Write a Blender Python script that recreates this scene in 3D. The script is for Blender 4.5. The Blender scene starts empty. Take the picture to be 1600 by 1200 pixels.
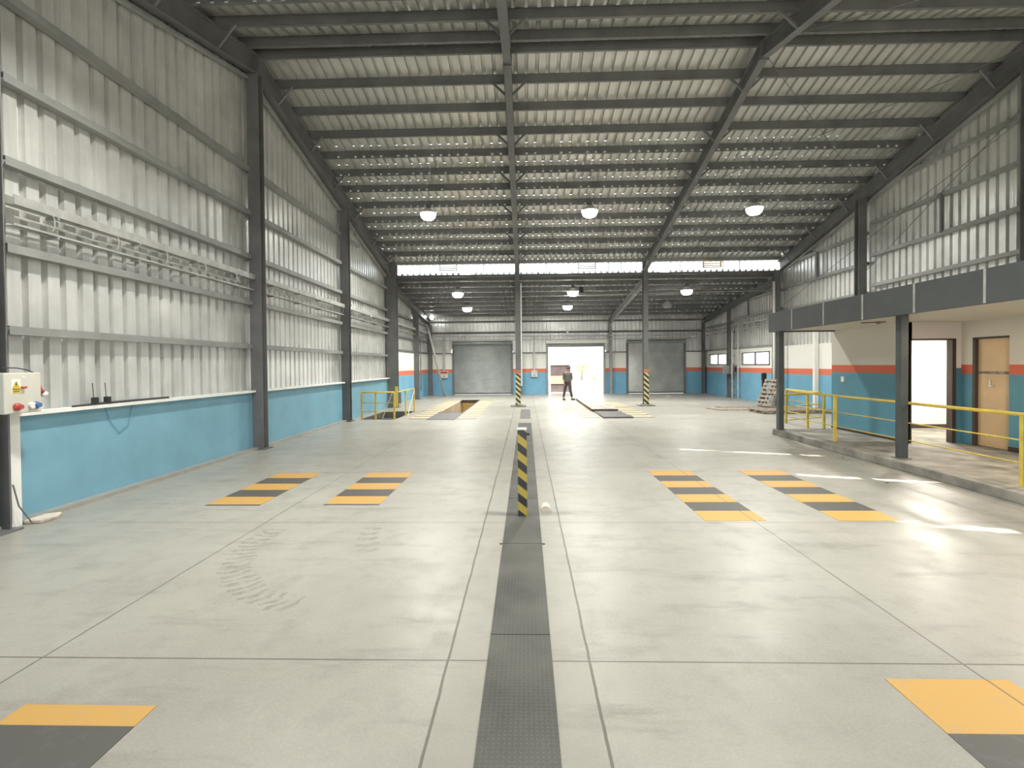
import bpy, bmesh, math, random
from mathutils import Vector, Matrix
R = random.Random(7)
SC = bpy.context.scene
COL = SC.collection
PI = math.pi

# ------------------------------------------------------------------ materials
def newmat(name):
    m = bpy.data.materials.new(name); m.use_nodes = True
    nt = m.node_tree; b = nt.nodes['Principled BSDF']
    return m, nt, b
def N(nt, t, **k):
    n = nt.nodes.new(t)
    for a, v in k.items(): setattr(n, a, v)
    return n
def mth(nt, op, a, b=None, c=None, clamp=False):
    n = N(nt, 'ShaderNodeMath', operation=op); n.use_clamp = clamp
    for i, v in enumerate((a, b, c)):
        if v is None: continue
        if isinstance(v, (int, float)): n.inputs[i].default_value = v
        else: nt.links.new(v, n.inputs[i])
    return n.outputs[0]
def mixc(nt, fac, a, b, mode='MIX'):
    n = N(nt, 'ShaderNodeMix', data_type='RGBA', blend_type=mode)
    for idx, v in ((0, fac), (6, a), (7, b)):
        if isinstance(v, (int, float)): n.inputs[idx].default_value = v
        elif isinstance(v, tuple): n.inputs[idx].default_value = (*v, 1)
        else: nt.links.new(v, n.inputs[idx])
    return n.outputs[2]
def noise(nt, scale, detail=4, rough=.55, vec=None):
    n = N(nt, 'ShaderNodeTexNoise'); n.inputs['Scale'].default_value = scale
    n.inputs['Detail'].default_value = detail; n.inputs['Roughness'].default_value = rough
    if vec is None: vec = N(nt, 'ShaderNodeNewGeometry').outputs['Position']
    nt.links.new(vec, n.inputs['Vector'])
    return n.outputs['Fac']
def ramp(nt, fac, p0, p1, c0=(0,0,0), c1=(1,1,1)):
    n = N(nt, 'ShaderNodeValToRGB'); e = n.color_ramp.elements
    e[0].position = p0; e[0].color = (*c0, 1); e[1].position = p1; e[1].color = (*c1, 1)
    nt.links.new(fac, n.inputs[0]); return n.outputs[0]
def bump(nt, b, h, strength=.2, dist=.01):
    n = N(nt, 'ShaderNodeBump'); n.inputs['Strength'].default_value = strength
    n.inputs['Distance'].default_value = dist
    nt.links.new(h, n.inputs['Height']); nt.links.new(n.outputs[0], b.inputs['Normal'])
def mk(name, c, rough=.6, metal=0., var=.08, scale=3., bmp=0.):
    m, nt, b = newmat(name)
    f = noise(nt, scale)
    lo = tuple(max(0, x*(1-var*2)) for x in c); hi = tuple(min(1, x*(1+var)) for x in c)
    nt.links.new(ramp(nt, f, .3, .7, lo, hi), b.inputs['Base Color'])
    b.inputs['Roughness'].default_value = rough; b.inputs['Metallic'].default_value = metal
    if bmp: bump(nt, b, noise(nt, scale*25), bmp, .004)
    return m
def mk_emit(name, c, s):
    m, nt, b = newmat(name)
    b.inputs['Base Color'].default_value = (*c, 1)
    b.inputs['Emission Color'].default_value = (*c, 1); b.inputs['Emission Strength'].default_value = s
    return m
M = {}
M['steel'] = mk('grey painted steel', (.135,.138,.136), .5, .0, .12, 2)
M['steel_dark'] = mk('dark green grey steel', (.062,.072,.072), .45, .0, .15, 2)
M['steel_light'] = mk('light grey steel', (.27,.275,.265), .45, .1, .1, 2)
M['galv'] = mk('galvanised steel', (.50,.50,.47), .38, .45, .12, 6)
M['sheet'] = mk('zinc cladding', (.76,.76,.735), .30, .5, .10, 1.3)
M['roofsheet'] = mk('zinc roof sheet', (.60,.60,.565), .36, .45, .08, 1.1)
M['blackrub'] = mk('black plastic', (.02,.02,.021), .5)
M['white'] = mk('white paint', (.78,.77,.73), .5, 0, .04)
M['cream'] = mk('cream enamel', (.58,.57,.50), .4, 0, .04)
M['yellow'] = mk('yellow enamel', (.62,.46,.07), .4, 0, .12, 5)
M['fascia'] = mk('dark grey panel', (.070,.076,.079), .6, 0, .06, 2, .1)
M['soffit'] = mk('cream soffit', (.62,.58,.49), .8, 0, .03, 1)
M['wood'] = mk('weathered pallet wood', (.30,.25,.20), .85, 0, .3, 9, .3)
M['ply'] = mk('dusty board', (.36,.325,.285), .7, 0, .18, 2.5)
M['board'] = mk('pale timber board', (.62,.50,.38), .7, 0, .12, 3)
M['pit'] = mk('ochre pit wall', (.36,.25,.08), .8, 0, .2, 2)
M['pitdark'] = mk('dark pit concrete', (.10,.095,.085), .9, 0, .2, 2)
M['red'] = mk('red plastic', (.45,.06,.05), .4)
M['bluep'] = mk('blue plastic', (.08,.16,.35), .4)
M['platecover'] = mk('grey painted plate', (.115,.11,.11), .6, 0, .15, 4)
M['doorwood'] = mk('beige door leaf', (.66,.47,.27), .5, 0, .06, 2)
M['frame_dark'] = mk('dark brown frame', (.05,.035,.03), .5)
M['shutter'] = mk('grey shutter', (.27,.29,.285), .38, .35, .08, 2)
M['shutter_bright'] = mk('bright shutter', (.62,.63,.62), .30, .8, .08, 2)
M['asphalt'] = mk('pale outdoor ground', (.60,.55,.48), .9, 0, .1, .6)
M['gatebrown'] = mk('brown grey gate sheet', (.16,.125,.12), .6, .1, .15, 3)
M['band'] = mk('cream orange band', (.75,.50,.30), .6)
M['leaf'] = mk('leaf green', (.42,.45,.22), .7, 0, .4, 4)
M['bark'] = mk('bark', (.22,.17,.12), .9)
M['skin'] = mk('skin', (.30,.17,.11), .6)
M['shirt'] = mk('grey shirt', (.085,.08,.08), .9)
M['trouser'] = mk('dark trousers', (.055,.045,.05), .9)
M['shoe'] = mk('dark shoe', (.018,.016,.016), .6)
M['hair'] = mk('dark hair', (.02,.015,.012), .7)
M['step'] = mk('platform concrete', (.25,.235,.205), .7, 0, .28, 2.5, .15)
M['lampglow'] = mk_emit('lamp diffuser', (1, 1, .93), 16)
M['lampoff'] = mk('unlit lamp lens', (.25,.25,.25), .3)
M['alu'] = mk('brushed aluminium', (.62,.62,.60), .3, .8, .05)
M['chock'] = mk('cast concrete', (.60,.54,.46), .8, 0, .12, 12, .2)

for key in ('sheet','roofsheet'):
    nt = M[key].node_tree; b = nt.nodes['Principled BSDF']
    mp = N(nt, 'ShaderNodeMapping'); mp.inputs['Scale'].default_value = (9,9,.35) if key == 'sheet' else (9,.35,.35)
    nt.links.new(N(nt, 'ShaderNodeNewGeometry').outputs['Position'], mp.inputs[0])
    f = noise(nt, 2.2, 3, .6, mp.outputs[0])
    src = b.inputs['Base Color'].links[0].from_socket
    nt.links.new(mixc(nt, mth(nt, 'MULTIPLY', ramp(nt, f, .38, .62), .17), src, (.42,.42,.40)), b.inputs['Base Color'])
    bump(nt, b, f, .35, .02)
# glass: mostly clear, a little reflective
m, nt, b = newmat('clear glazing')
tr = N(nt, 'ShaderNodeBsdfTransparent'); tr.inputs[0].default_value = (.95,.97,.97,1)
gl = N(nt, 'ShaderNodeBsdfGlossy'); gl.inputs['Roughness'].default_value = .08
mx = N(nt, 'ShaderNodeMixShader'); mx.inputs[0].default_value = .07
nt.links.new(tr.outputs[0], mx.inputs[1]); nt.links.new(gl.outputs[0], mx.inputs[2])
nt.links.new(mx.outputs[0], nt.nodes['Material Output'].inputs[0]); M['glass'] = m

# painted masonry: bands by height
def mk_bands(name, zs, white=(.74,.73,.69), blue=(.16,.37,.52), orange=(.62,.16,.085), top=None):
    m, nt, b = newmat(name)
    geo = N(nt, 'ShaderNodeNewGeometry'); sp = N(nt, 'ShaderNodeSeparateXYZ')
    nt.links.new(geo.outputs['Position'], sp.inputs[0]); z = sp.outputs[2]
    bl = ramp(nt, noise(nt, 1.5), .3, .75, tuple(x*.88 for x in blue), tuple(x*1.08 for x in blue))
    c = mixc(nt, mth(nt, 'GREATER_THAN', z, zs[0]), bl, orange)
    c = mixc(nt, mth(nt, 'GREATER_THAN', z, zs[1]), c, white)
    nt.links.new(c, b.inputs['Base Color']); b.inputs['Roughness'].default_value = .55
    bump(nt, b, noise(nt, 60), .12, .003)
    return m
M['masonry'] = mk_bands('blue orange white wall paint', (1.33, 1.56))
M['masonry_low'] = mk_bands('plain blue wall paint', (9., 9.1), blue=(.175,.36,.46))
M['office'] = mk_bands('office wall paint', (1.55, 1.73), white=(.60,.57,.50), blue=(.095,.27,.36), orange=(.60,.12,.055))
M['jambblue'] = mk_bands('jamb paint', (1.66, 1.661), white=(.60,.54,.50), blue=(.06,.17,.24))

# concrete with sawn joints and stains
def joints(nt):
    geo = N(nt, 'ShaderNodeNewGeometry'); sp = N(nt, 'ShaderNodeSeparateXYZ')
    nt.links.new(geo.outputs['Position'], sp.inputs[0]); x, y = sp.outputs[0], sp.outputs[1]
    wob = mth(nt, 'MULTIPLY', mth(nt, 'SUBTRACT', noise(nt, 3.5, 5), .5), .02)
    xw = mth(nt, 'ADD', x, wob)
    out = None
    for xx, src, w in ((-.49, xw, .008), (.37, xw, .008), (2.58, x, .006), (-3.03, x, .006), (7.9, x, .006)):
        d = mth(nt, 'LESS_THAN', mth(nt, 'ABSOLUTE', mth(nt, 'SUBTRACT', src, xx)), w)
        out = d if out is None else mth(nt, 'MAXIMUM', out, d)
    ym = mth(nt, 'ABSOLUTE', mth(nt, 'SUBTRACT', mth(nt, 'MODULO', mth(nt, 'ADD', y, 26 - 2.93 + 1.3), 2.6), 1.3))
    out = mth(nt, 'MAXIMUM', out, mth(nt, 'LESS_THAN', ym, .006))
    return x, y, out
def arc(nt, x, y, cx, cy, r, w, a0, a1, freq):
    dx = mth(nt, 'SUBTRACT', x, cx); dy = mth(nt, 'SUBTRACT', y, cy)
    d = mth(nt, 'SQRT', mth(nt, 'ADD', mth(nt, 'MULTIPLY', dx, dx), mth(nt, 'MULTIPLY', dy, dy)))
    rr = mth(nt, 'SUBTRACT', d, r)
    band = mth(nt, 'LESS_THAN', mth(nt, 'ABSOLUTE', rr), w)
    an = mth(nt, 'ARCTAN2', dy, dx)
    ok = mth(nt, 'MULTIPLY', mth(nt, 'GREATER_THAN', an, a0), mth(nt, 'LESS_THAN', an, a1))
    skew = mth(nt, 'ADD', mth(nt, 'MULTIPLY', an, freq), mth(nt, 'MULTIPLY', mth(nt, 'ABSOLUTE', rr), 14))
    st = mth(nt, 'GREATER_THAN', mth(nt, 'SINE', skew), .1)
    return mth(nt, 'MULTIPLY', mth(nt, 'MULTIPLY', band, ok), st)
m, nt, b = newmat('polished concrete')
x, y, j = joints(nt)
big = noise(nt, .55, 6, .6); mid = noise(nt, 2.6, 6, .65); fine = noise(nt, 60, 3)
c = ramp(nt, big, .3, .72, (.255,.246,.218), (.355,.343,.307))
c = mixc(nt, mth(nt, 'MULTIPLY', ramp(nt, mid, .50, .72), .42), c, (.18,.172,.148))
vm = N(nt, 'ShaderNodeMapping'); geo = N(nt, 'ShaderNodeNewGeometry')
nt.links.new(geo.outputs['Position'], vm.inputs[0]); vm.inputs['Scale'].default_value = (.5, 2.4, 1); vm.inputs['Rotation'].default_value = (0,0,.5)
sm = noise(nt, 1.6, 7, .7, vm.outputs[0])
c = mixc(nt, mth(nt, 'MULTIPLY', ramp(nt, sm, .54, .70), .50), c, (.14,.13,.108))
c = mixc(nt, mth(nt, 'MULTIPLY', ramp(nt, fine, .4, .9), .25), c, (.50,.485,.43))
# kerbs beside the channel are a separate, slightly duller pour
kerb = mth(nt, 'LESS_THAN', mth(nt, 'ABSOLUTE', mth(nt, 'ADD', x, .06)), .43)
c = mixc(nt, mth(nt, 'MULTIPLY', kerb, .40), c, (.27,.26,.225))
brk = ramp(nt, noise(nt, 9, 5, .7), .36, .62)
xo, yo = x, y
x = mth(nt, 'ADD', x, mth(nt, 'MULTIPLY', mth(nt, 'SUBTRACT', noise(nt, 5, 4), .5), .22)); y = mth(nt, 'ADD', y, mth(nt, 'MULTIPLY', mth(nt, 'SUBTRACT', noise(nt, 6.3, 4), .5), .16))
tm = mth(nt, 'MAXIMUM', arc(nt, x, y, -1.42, 4.95, 1.38, .13, -3.14, -1.8, 85), arc(nt, x, y, -.45, 5.35, 1.27, .10, -3.14, -2.55, 48))
tm = mth(nt, 'MAXIMUM', tm, arc(nt, x, y, -1.42, 4.95, 1.38, .13, 2.9, 3.14, 85))
c = mixc(nt, mth(nt, 'MULTIPLY', mth(nt, 'MULTIPLY', tm, brk), .6), c, (.15,.137,.108))
c = mixc(nt, mth(nt, 'MULTIPLY', j, .85), c, (.09,.08,.065))
nt.links.new(c, b.inputs['Base Color'])
rr = ramp(nt, mid, .3, .7, (.30,)*3, (.46,)*3); nt.links.new(rr, b.inputs['Roughness'])
b.inputs['Specular IOR Level'].default_value = .55
hh = mth(nt, 'SUBTRACT', mth(nt, 'MULTIPLY', mid, .6), j); bump(nt, b, hh, .18, .01)
M['concrete'] = m
def mk_paint(name, col, wear):
    m, nt, b = newmat(name); x, y, j = joints(nt)
    n1 = noise(nt, 7, 6, .65)
    c = mixc(nt, mth(nt, 'MULTIPLY', ramp(nt, n1, .55, .72), wear), col, tuple(v*.55+.12 for v in col))
    c = mixc(nt, mth(nt, 'MULTIPLY', j, .8), c, (.09,.08,.065))
    nt.links.new(c, b.inputs['Base Color']); b.inputs['Roughness'].default_value = .5
    return m
M['paint_y'] = mk_paint('yellow floor paint', (.47,.275,.07), .5)
M['paint_k'] = mk_paint('black floor paint', (.072,.070,.064), .35)
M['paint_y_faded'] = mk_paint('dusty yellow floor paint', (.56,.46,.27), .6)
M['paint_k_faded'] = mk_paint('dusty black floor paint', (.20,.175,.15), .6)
# chequer plate
m, nt, b = newmat('chequer plate')
geo = N(nt, 'ShaderNodeNewGeometry'); sp = N(nt, 'ShaderNodeSeparateXYZ'); nt.links.new(geo.outputs['Position'], sp.inputs[0])
x, y = sp.outputs[0], sp.outputs[1]
fx = mth(nt, 'MULTIPLY', x, 38.); fy = mth(nt, 'MULTIPLY', y, 38.)
cell = mth(nt, 'MODULO', mth(nt, 'ADD', mth(nt, 'FLOOR', mth(nt, 'ADD', fx, 900)), mth(nt, 'FLOOR', mth(nt, 'ADD', fy, 900))), 2.)
ux = mth(nt, 'SUBTRACT', mth(nt, 'FRACT', mth(nt, 'ADD', fx, 900)), .5); uy = mth(nt, 'SUBTRACT', mth(nt, 'FRACT', mth(nt, 'ADD', fy, 900)), .5)
sgn = mth(nt, 'SUBTRACT', mth(nt, 'MULTIPLY', cell, 2), 1)
p = mth(nt, 'MULTIPLY', mth(nt, 'ADD', ux, mth(nt, 'MULTIPLY', uy, sgn)), .75)
q = mth(nt, 'MULTIPLY', mth(nt, 'SUBTRACT', ux, mth(nt, 'MULTIPLY', uy, sgn)), 3.2)
dd = mth(nt, 'ADD', mth(nt, 'MULTIPLY', p, p), mth(nt, 'MULTIPLY', q, q))
lug = mth(nt, 'LESS_THAN', dd, .16)
c = ramp(nt, noise(nt, 2.2, 6), .3, .72, (.050,.050,.044), (.100,.098,.087))
c = mixc(nt, mth(nt, 'MULTIPLY', lug, .26), c, (.24,.23,.205))
nt.links.new(c, b.inputs['Base Color']); b.inputs['Roughness'].default_value = .5; b.inputs['Metallic'].default_value = .2
bump(nt, b, lug, .5, .004); M['chequer'] = m
# diagonal safety stripes
def mk_stripes(name, per, slope, yc=(.42,.32,.05)):
    m, nt, b = newmat(name)
    geo = N(nt, 'ShaderNodeNewGeometry'); sp = N(nt, 'ShaderNodeSeparateXYZ'); nt.links.new(geo.outputs['Position'], sp.inputs[0])
    t = mth(nt, 'ADD', mth(nt, 'ADD', sp.outputs[2], mth(nt, 'MULTIPLY', sp.outputs[0], slope)), mth(nt, 'MULTIPLY', sp.outputs[1], slope*.0+10))
    # stripes run down to the right on the face towards the entrance
    t = mth(nt, 'ADD', sp.outputs[2], mth(nt, 'MULTIPLY', sp.outputs[0], slope))
    fr = mth(nt, 'FRACT', mth(nt, 'ADD', mth(nt, 'DIVIDE', t, per), 50))
    c = mixc(nt, mth(nt, 'GREATER_THAN', fr, .5), yc, (.02,.02,.02))
    nt.links.new(c, b.inputs['Base Color']); b.inputs['Roughness'].default_value = .4
    return m
M['haz'] = mk_stripes('yellow black hazard tape', .20, .8)
M['haz2'] = mk_stripes('yellow black column tape', .22, .9, (.50,.44,.22))
# ------------------------------------------------------------------ mesh helpers
class MB:
    def __init__(s): s.v = []; s.f = []
    def q(s, pts, rev=False):
        n = len(s.v); s.v += [tuple(p) for p in pts]
        ix = list(range(n, n+len(pts))); s.f.append(ix[::-1] if rev else ix)
    def box(s, x0, x1, y0, y1, z0, z1):
        n = len(s.v)
        s.v += [(x0,y0,z0),(x1,y0,z0),(x1,y1,z0),(x0,y1,z0),(x0,y0,z1),(x1,y0,z1),(x1,y1,z1),(x0,y1,z1)]
        for f in ((0,3,2,1),(4,5,6,7),(0,1,5,4),(1,2,6,5),(2,3,7,6),(3,0,4,7)): s.f.append([n+i for i in f])
        return s
    def beam(s, p0, p1, w, h, up=(0,0,1)):
        p0, p1 = Vector(p0), Vector(p1); d = (p1-p0).normalized()
        u = Vector(up); sd = d.cross(u)
        if sd.length < 1e-4: u = Vector((0,1,0)); sd = d.cross(u)
        sd.normalize(); u = sd.cross(d).normalized()
        n = len(s.v)
        for p in (p0, p1):
            for a, c in ((-1,-1),(1,-1),(1,1),(-1,1)): s.v.append(tuple(p + sd*a*w/2 + u*c*h/2))
        for f in ((0,1,2,3),(7,6,5,4),(0,4,5,1),(1,5,6,2),(2,6,7,3),(3,7,4,0)): s.f.append([n+i for i in f])
        return s
    def ibeam(s, p0, p1, depth, width, up=(0,0,1), tf=.014, tw=.01):
        p0, p1 = Vector(p0), Vector(p1); d = (p1-p0).normalized(); u = Vector(up)
        sd = d.cross(u).normalized(); u = sd.cross(d).normalized()
        o = u*(depth/2 - tf/2)
        s.beam(p0+o, p1+o, width, tf, u); s.beam(p0-o, p1-o, width, tf, u); s.beam(p0, p1, tw, depth-2*tf, u)
        return s
    def tube(s, pts, r, n=8, cap=True):
        pts = [Vector(p) for p in pts]; k0 = len(s.v); prev = None
        rs = r if isinstance(r, (list, tuple)) else [r]*len(pts)
        for i, p in enumerate(pts):
            a = pts[max(i-1, 0)]; c = pts[min(i+1, len(pts)-1)]; d = (c-a).normalized()
            if prev is None:
                ref = Vector((0,0,1)) if abs(d.z) < .9 else Vector((1,0,0)); sx = d.cross(ref).normalized()
            else: sx = (prev - d*prev.dot(d)).normalized()
            prev = sx; sy = d.cross(sx)
            for j in range(n):
                t = 2*PI*j/n; s.v.append(tuple(p + (sx*math.cos(t)+sy*math.sin(t))*rs[i]))
        for i in range(len(pts)-1):
            for j in range(n):
                a = k0+i*n+j; b2 = k0+i*n+(j+1) % n; s.f.append([a, b2, b2+n, a+n])
        if cap:
            s.f.append(list(range(k0, k0+n))[::-1]); s.f.append(list(range(k0+(len(pts)-1)*n, k0+len(pts)*n)))
        return s
    def lathe(s, c, prof, n=20, axis='z'):
        k0 = len(s.v)
        for r, h in prof:
            for j in range(n):
                t = 2*PI*j/n; a, b2 = r*math.cos(t), r*math.sin(t)
                if axis == 'z': s.v.append((c[0]+a, c[1]+b2, c[2]+h))
                elif axis == 'x': s.v.append((c[0]+h, c[1]+a, c[2]+b2))
                else: s.v.append((c[0]+b2, c[1]+h, c[2]+a))
        for i in range(len(prof)-1):
            for j in range(n):
                a = k0+i*n+j; b2 = k0+i*n+(j+1) % n; s.f.append([a, b2, b2+n, a+n])
        s.f.append(list(range(k0, k0+n))[::-1]); s.f.append(list(range(k0+(len(prof)-1)*n, k0+len(prof)*n)))
        return s
    def prism(s, poly, d):      # poly: list of 3-D points, extruded by vector d
        n = len(s.v); k = len(poly); d = Vector(d)
        s.v += [tuple(p) for p in poly] + [tuple(Vector(p)+d) for p in poly]
        s.f.append(list(range(n, n+k))[::-1]); s.f.append(list(range(n+k, n+2*k)))
        for i in range(k): s.f.append([n+i, n+(i+1) % k, n+k+(i+1) % k, n+k+i])
        return s
WL = {}
def link(name, mb, mat, parent=None, smooth=False, bevel=0.):
    me = bpy.data.meshes.new(name)
    if parent is None:
        xs = [v[0] for v in mb.v]; ys = [v[1] for v in mb.v]; zs = [v[2] for v in mb.v]
        org = Vector(((min(xs)+max(xs))/2, (min(ys)+max(ys))/2, min(zs)))
    else: org = WL[parent.name]
    me.from_pydata([tuple(Vector(v)-org) for v in mb.v], [], mb.f)
    bm = bmesh.new(); bm.from_mesh(me); bmesh.ops.recalc_face_normals(bm, faces=bm.faces); bm.to_mesh(me); bm.free()
    me.materials.append(M[mat] if isinstance(mat, str) else mat)
    if smooth:
        for p in me.polygons: p.use_smooth = True
    o = bpy.data.objects.new(name, me); COL.objects.link(o)
    if parent is None: o.location = org
    else: o.parent = parent
    WL[o.name] = org
    if bevel:
        md = o.modifiers.new('bevel', 'BEVEL'); md.width = bevel; md.segments = 2; md.limit_method = 'ANGLE'
    return o
def tag(o, label, cat, group=None, kind=None):
    if label: o['label'] = label
    if cat: o['category'] = cat
    if group: o['group'] = group
    if kind: o['kind'] = kind
    return o
def thing(name, loc, label, cat, group=None, kind=None):
    o = bpy.data.objects.new(name, None); COL.objects.link(o); o.location = loc; o.empty_display_size = .2
    WL[o.name] = Vector(loc); return tag(o, label, cat, group, kind)
def struct(name, mb, mat, label=None, cat=None, parent=None, **k):
    o = link(name, mb, mat, parent, **k)
    if parent is None: tag(o, label, cat, None, 'structure')
    return o
ORD = ['first','second','third','fourth','fifth','sixth','seventh','eighth','ninth','tenth','eleventh','twelfth','thirteenth']

# ------------------------------------------------------------------ dimensions (metres; X right, Y into the hall, Z up)
XL, XR = -6.08, 10.98            # cladding planes
YF, YB = -4.5, 29.78             # front and back
RID_Y, RID_Z, SL = 10.55, 8.8, .24
YC = 21.0                        # clerestory line
FR_Y = [0.15, 5.35, 10.55, 15.75, 21.0, 25.9, 29.6]
def roofz(y):
    if y <= RID_Y: return RID_Z - SL*(RID_Y-y)
    if y <= YC+.36: return RID_Z - SL*(y-RID_Y)
    return 5.72 - .11*(y-YC)
def walltop(y): return (RID_Z - SL*abs(y-RID_Y)) if y <= YC else 5.72 - .11*(y-YC)

# ------------------------------------------------------------------ world, sun, portals
w = bpy.data.worlds.new('World'); SC.world = w; w.use_nodes = True
bg = w.node_tree.nodes['Background']; bg.inputs[0].default_value = (.93,.97,1,1); bg.inputs[1].default_value = 2.2
sun = bpy.data.lights.new('sun', 'SUN'); sun.energy = 9; sun.angle = .009; sun.color = (1,.95,.86)
so = bpy.data.objects.new('sun', sun); COL.objects.link(so); so.location = (0,-20,40)
so.rotation_euler = Vector((.02,.30,-1)).to_track_quat('-Z','Y').to_euler()
def portal(c, sx, sy, d):
    l = bpy.data.lights.new('daylight_portal', 'AREA'); l.shape = 'RECTANGLE'; l.size = sx; l.size_y = sy
    l.cycles.is_portal = True
    o = bpy.data.objects.new('daylight_portal', l); COL.objects.link(o); o.location = c
    o.rotation_euler = Vector(d).to_track_quat('-Z','Z').to_euler()
portal(((XL+XR)/2, YF-.1, 2.2), 16.6, 4.4, (0,1,0))
portal(((XL+XR)/2, YC+.1, 5.92), 16.6, .44, (0,-1,0))
portal((3.03, YB+.05, 1.55), 3.4, 3.1, (0,-1,0))

# ------------------------------------------------------------------ ground and floor
mb = MB(); mb.q([(-60,YB+.3,-.03),(80,YB+.3,-.03),(80,120,-.03),(-60,120,-.03)]); mb.q([(-60,-40,-.03),(80,-40,-.03),(80,YF,-.03),(-60,YF,-.03)])
mb.q([(-60,YF,-.03),(XL-.25,YF,-.03),(XL-.25,YB+.3,-.03),(-60,YB+.3,-.03)]); mb.q([(XR+.25,YF,-.03),(80,YF,-.03),(80,YB+.3,-.03),(XR+.25,YB+.3,-.03)])
o = struct('floor_outside', mb, 'asphalt', 'pale sunlit yard ground outside the open roller door', 'ground')
PITL = (-3.30, -2.42, 18.4, 25.0); STAIR = (-5.62, -4.42, 16.25, 19.1)
def slab(holes, x0, x1, y0, y1, z):
    mb = MB(); xs = sorted({x0, x1, *[h[0] for h in holes], *[h[1] for h in holes]}); ys = sorted({y0, y1, *[h[2] for h in holes], *[h[3] for h in holes]})
    for i in range(len(xs)-1):
        for k in range(len(ys)-1):
            cx, cy = (xs[i]+xs[i+1])/2, (ys[k]+ys[k+1])/2
            if any(h[0] < cx < h[1] and h[2] < cy < h[3] for h in holes): continue
            mb.q([(xs[i],ys[k],z),(xs[i+1],ys[k],z),(xs[i+1],ys[k+1],z),(xs[i],ys[k+1],z)])
    return mb
mb = slab([PITL, STAIR], XL-.2, XR+.2, YF, YB+.3, 0.)
struct('floor', mb, 'concrete', 'pale polished concrete floor of the hall with sawn joints', 'floor')
def pitmesh(h, dz):
    mb = MB(); x0, x1, y0, y1 = h
    mb.q([(x0,y0,0),(x0,y1,0),(x0,y1,-dz),(x0,y0,-dz)]); mb.q([(x1,y0,0),(x1,y1,0),(x1,y1,-dz),(x1,y0,-dz)])
    mb.q([(x0,y0,0),(x1,y0,0),(x1,y0,-dz),(x0,y0,-dz)]); mb.q([(x0,y1,0),(x1,y1,0),(x1,y1,-dz),(x0,y1,-dz)])
    mb.q([(x0,y0,-dz),(x1,y0,-dz),(x1,y1,-dz),(x0,y1,-dz)]); return mb
t = thing('inspection_pit', (-2.86, 21.7, -1.4), 'open inspection pit with ochre walls between striped floor bands on the left', 'pit')
link('pit_wall', pitmesh(PITL, 1.4), 'pit', t)
mb = MB(); mb.box(PITL[0]+.001,PITL[0]+.03,PITL[2]+.05,PITL[3]-2.2,-1.3,-.02); link('lit_wall_facing', mb, 'board', t)  # pale facing paints the lit look of the left pit wall
mb = MB(); x0,x1,y0,y1 = PITL
for a in ((x0-.04,x0+.02,y0,y1),(x1-.02,x1+.04,y0,y1),(x0,x1,y0-.05,y0+.03),(x0,x1,y1-.03,y1+.05)): mb.box(a[0],a[1],a[2],a[3],-.1,.012)
link('steel_edge', mb, 'frame_dark', t)
mb = MB(); mb.box(x0+.03,x0+.07,y0+.1,y1-1.2,-.5,.055); o = tag(link('timber_plank', mb, 'board'), 'pale timber plank standing on edge along the left lip of the open inspection pit', 'plank')
t = thing('pit_stairwell', (-5.02, 17.6, -1.6), 'dark stairwell opening in the floor inside the yellow railing', 'stairwell')
link('pit_wall', pitmesh(STAIR, 1.6), 'pitdark', t)
for k in range(7):
    mb = MB(); yy = 18.9 - k*.33; mb.box(STAIR[0]+.02, STAIR[1]-.02, yy-.3, yy, -.24*(k+1)-.04, -.24*(k+1)); link('stair_tread', mb, 'platecover', t)

# ------------------------------------------------------------------ corrugated sheets
PIT, DEP = .2455, .075
def prof(u0, u1):
    out = []; k = 0; u = u0
    while u < u1 - 1e-6:
        for a, dep in ((0,0),(.158,0),(.170,1),(.234,1)):
            if u+a < u1: out.append((u+a, dep, a))
        u += PIT
    out.append((u1, 0, 0)); return out
def wall_sheet(axis, plane, out, u0, u1, zb, zt, nolist=()):
    # vertical ribs; axis 'y': runs along Y at X=plane, out=+1/-1 outward direction
    mb = MB(); P = prof(u0, u1)
    zbf = zb if callable(zb) else (lambda y: zb); ztf = zt if callable(zt) else (lambda y: zt)
    for (ua, da, _), (ub, db, _) in zip(P, P[1:]):
        if any(n0 <= (ua+ub)/2 <= n1 for n0, n1 in nolist): continue
        def pt(u, d, z):
            off = plane + out*d*DEP
            return (off, u, z) if axis == 'y' else (u, off, z)
        mb.q([pt(ua,da,zbf(ua)), pt(ub,db,zbf(ub)), pt(ub,db,ztf(ub)), pt(ua,da,ztf(ua))])
    return mb
def roof_sheet(y0, y1, zf, purlins, slots=(), holes=True, hs=.012):
    mb = MB(); P = prof(XL-.2, XR+.2); rr = random.Random(3)
    for i in range(len(P)-1):
        (xa, da, aa), (xb, db, _) = P[i], P[i+1]
        cuts = []
        xm = (xa+xb)/2
        if da == 1 and db == 1 and holes:
            for yp in purlins:
                if rr.random() < .8: l = hs*(1+rr.random()*.8)*(1.8 if yp > 16 else 1); cuts.append((yp-.075-l, yp-.075))
        for sx0, sx1, sy, sw in slots:
            if sx0 <= xm <= sx1: yy = sy - .3*(xm-sx0); cuts.append((yy, yy+sw))
        cuts = sorted(c for c in cuts if y0 < c[0] and c[1] < y1)
        segs = []; c0 = y0
        for c in cuts:
            if c[0] > c0: segs.append((c0, c[0]))
            c0 = max(c0, c[1])
        segs.append((c0, y1))
        for a, b2 in segs:
            mb.q([(xa,a,zf(a)+da*DEP),(xb,a,zf(a)+db*DEP),(xb,b2,zf(b2)+db*DEP),(xa,b2,zf(b2)+da*DEP)])
    return mb
PUR_B = [10.64, 11.45, 12.28, 13.12, 13.94, 14.75, 15.56, 16.48, 17.4, 18.3, 19.15, 20.05]   # far slope
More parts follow.
